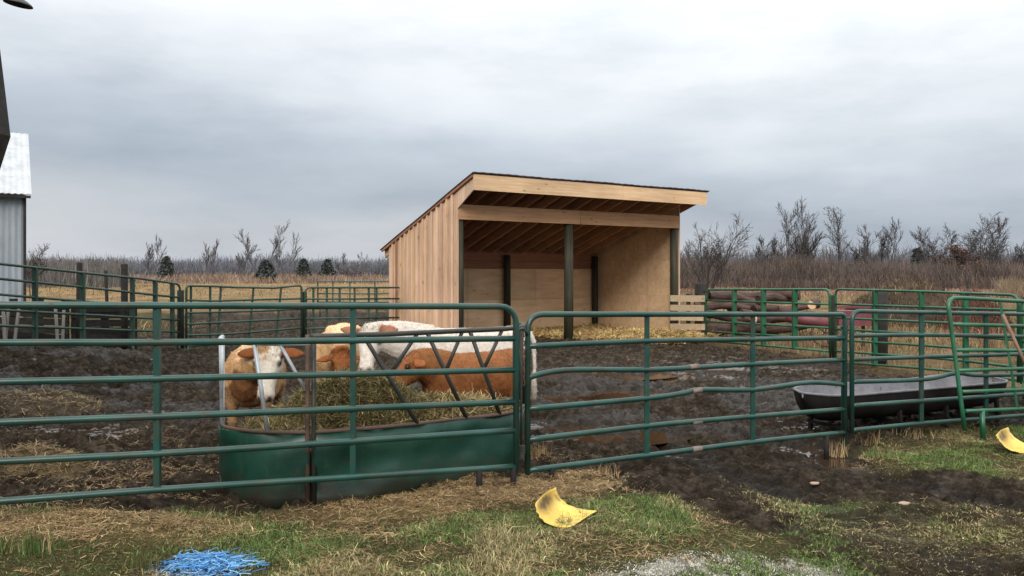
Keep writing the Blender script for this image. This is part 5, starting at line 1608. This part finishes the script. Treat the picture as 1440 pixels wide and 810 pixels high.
def bush(label, px, ybase, ytop, D, w, pal, seed, n=4500):
    p = P(px, ybase, D); z = g1(p.x, p.y); H = CAMZ + (HY - ytop) / F * D - z
    root = thing('leafy_shrub', label, 'shrub', (p.x, p.y, z), 0, 'shrubs standing out of the hedgerow')
    rnd = random.Random(seed); mb = MB()
    for k in range(14):
        a = rnd.uniform(0, 6.28); t = rnd.uniform(.1, .8) * w; mb.tube([(0, 0, -.1), (math.cos(a) * t * .4, math.sin(a) * t * .4, H * .45), (math.cos(a) * t, math.sin(a) * t, H * rnd.uniform(.7, .95))], [.06, .04, .015], 4, caps=False)
    mb.build('stem', 'bark', root)
    nc = 46; cc = RNG.normal(0, .45, (nc, 3)) * np.array([w, w, H * .42]) + np.array([0, 0, H * .55]); cc[:, 2] = np.clip(cc[:, 2], .2, H * .92)
    i = RNG.integers(0, nc, n); c = cc[i] + RNG.normal(0, .22, (n, 3))
    V = c[:, None, :] + RNG.normal(0, .085, (n, 3, 3)); col = pick(n, *pal, jitter=.3) * (RNG.uniform(.6, 1.3, nc)[i])[:, None]
    np_mesh('crown', V.reshape(-1, 3), np.arange(n * 3).reshape(-1, 3), 'leaf', root, cols=np.repeat(col, 3, 0))


bush('red-brown leafy bush below the wide-crowned bare tree', 1355, 402, 346, 78, 1.7, ((.085, .05, .038), (.07, .045, .038), (.105, .06, .042)), 1)
bush('dark bush in the hedgerow right of the tall clump', 1210, 404, 365, 80, 1.4, ((.055, .04, .035), (.07, .05, .045)), 2, 2500)
bush('dark low bush on the far side of the left field', 495, 396, 379, 150, 2.2, ((.09, .075, .08), (.11, .09, .09)), 3, 2500)

# ------------------------------------------------------------------ sky, sun, camera
w = bpy.data.worlds.new('World'); scene.world = w; w.use_nodes = True
nt = w.node_tree; bg = nt.nodes['Background']
SUN_EL, SUN_AZ = R(37), R(191)                        # azimuth measured from +Y clockwise: behind the camera, a little left
sky = N(nt, 'ShaderNodeTexSky'); sky.sky_type = 'NISHITA'; sky.sun_disc = False; sky.sun_elevation = SUN_EL; sky.sun_rotation = SUN_AZ; sky.air_density = 1.5; sky.dust_density = 3
tc = nt.nodes.new('ShaderNodeTexCoord'); mp = N(nt, 'ShaderNodeMapping'); mp.inputs['Scale'].default_value = (1, 1, 3.2)
nt.links.new(tc.outputs['Generated'], mp.inputs[0])
sep = N(nt, 'ShaderNodeSeparateXYZ'); nt.links.new(tc.outputs['Generated'], sep.inputs[0])
n1 = noise(nt, 2.4, 6, mp.outputs[0], .52); mp2 = N(nt, 'ShaderNodeMapping'); mp2.inputs['Scale'].default_value = (1, 1, 3.5); mp2.inputs['Location'].default_value = (3.1, 1.7, .4)
nt.links.new(tc.outputs['Generated'], mp2.inputs[0]); n2 = noise(nt, 3.2, 7, mp2.outputs[0], .58)
zz = sep.outputs['Z']
warp = mathn(nt, 'ADD', zz, mathn(nt, 'MULTIPLY', mathn(nt, 'SUBTRACT', n1, .5), .20))
warp = mathn(nt, 'ADD', warp, mathn(nt, 'MULTIPLY', sep.outputs['X'], .085))
base = ramp(nt, warp, [(0.0, (.50, .525, .565)), (.04, (.47, .50, .545)), (.09, (.37, .42, .49)), (.135, (.45, .50, .57)), (.19, (.63, .67, .72)), (.26, (.76, .79, .82)), (.45, (1.15, 1.18, 1.2)), (1.0, (1.9, 1.9, 1.9))])
cl = ramp(nt, n2, [(.3, (.84, .86, .88)), (.5, (1.0, 1.0, 1.0)), (.72, (1.10, 1.095, 1.09))])
base = mixc(nt, 1.0, base, cl, 'MULTIPLY')
nishi = mixc(nt, 1.0, sky.outputs[0], (.1, .1, .1), 'MULTIPLY')
nt.links.new(mixc(nt, .92, nishi, base), bg.inputs['Color']); bg.inputs['Strength'].default_value = 1.25

sl = bpy.data.lights.new('sun', 'SUN'); sl.energy = 2.3; sl.angle = R(28); sl.color = (1, .95, .88)
so = bpy.data.objects.new('sun', sl); COL.objects.link(so)
sd = Vector((math.sin(SUN_AZ) * math.cos(SUN_EL), math.cos(SUN_AZ) * math.cos(SUN_EL), math.sin(SUN_EL)))
so.rotation_euler = sd.to_track_quat('Z', 'Y').to_euler(); so.location = (0, 0, 20)

cam = bpy.data.cameras.new('camera'); cam.sensor_width = 36; cam.lens = 36 * F / 1440; cam.shift_y = -(405 - HY) / 1440
cam.clip_end = 10000; cam.clip_start = .05
co_ = bpy.data.objects.new('camera', cam); COL.objects.link(co_); co_.location = (0, 0, CAMZ); co_.rotation_euler = (R(90), 0, 0)
scene.camera = co_
scene.view_settings.view_transform = 'Standard'; scene.view_settings.look = 'None'; scene.view_settings.exposure = 0
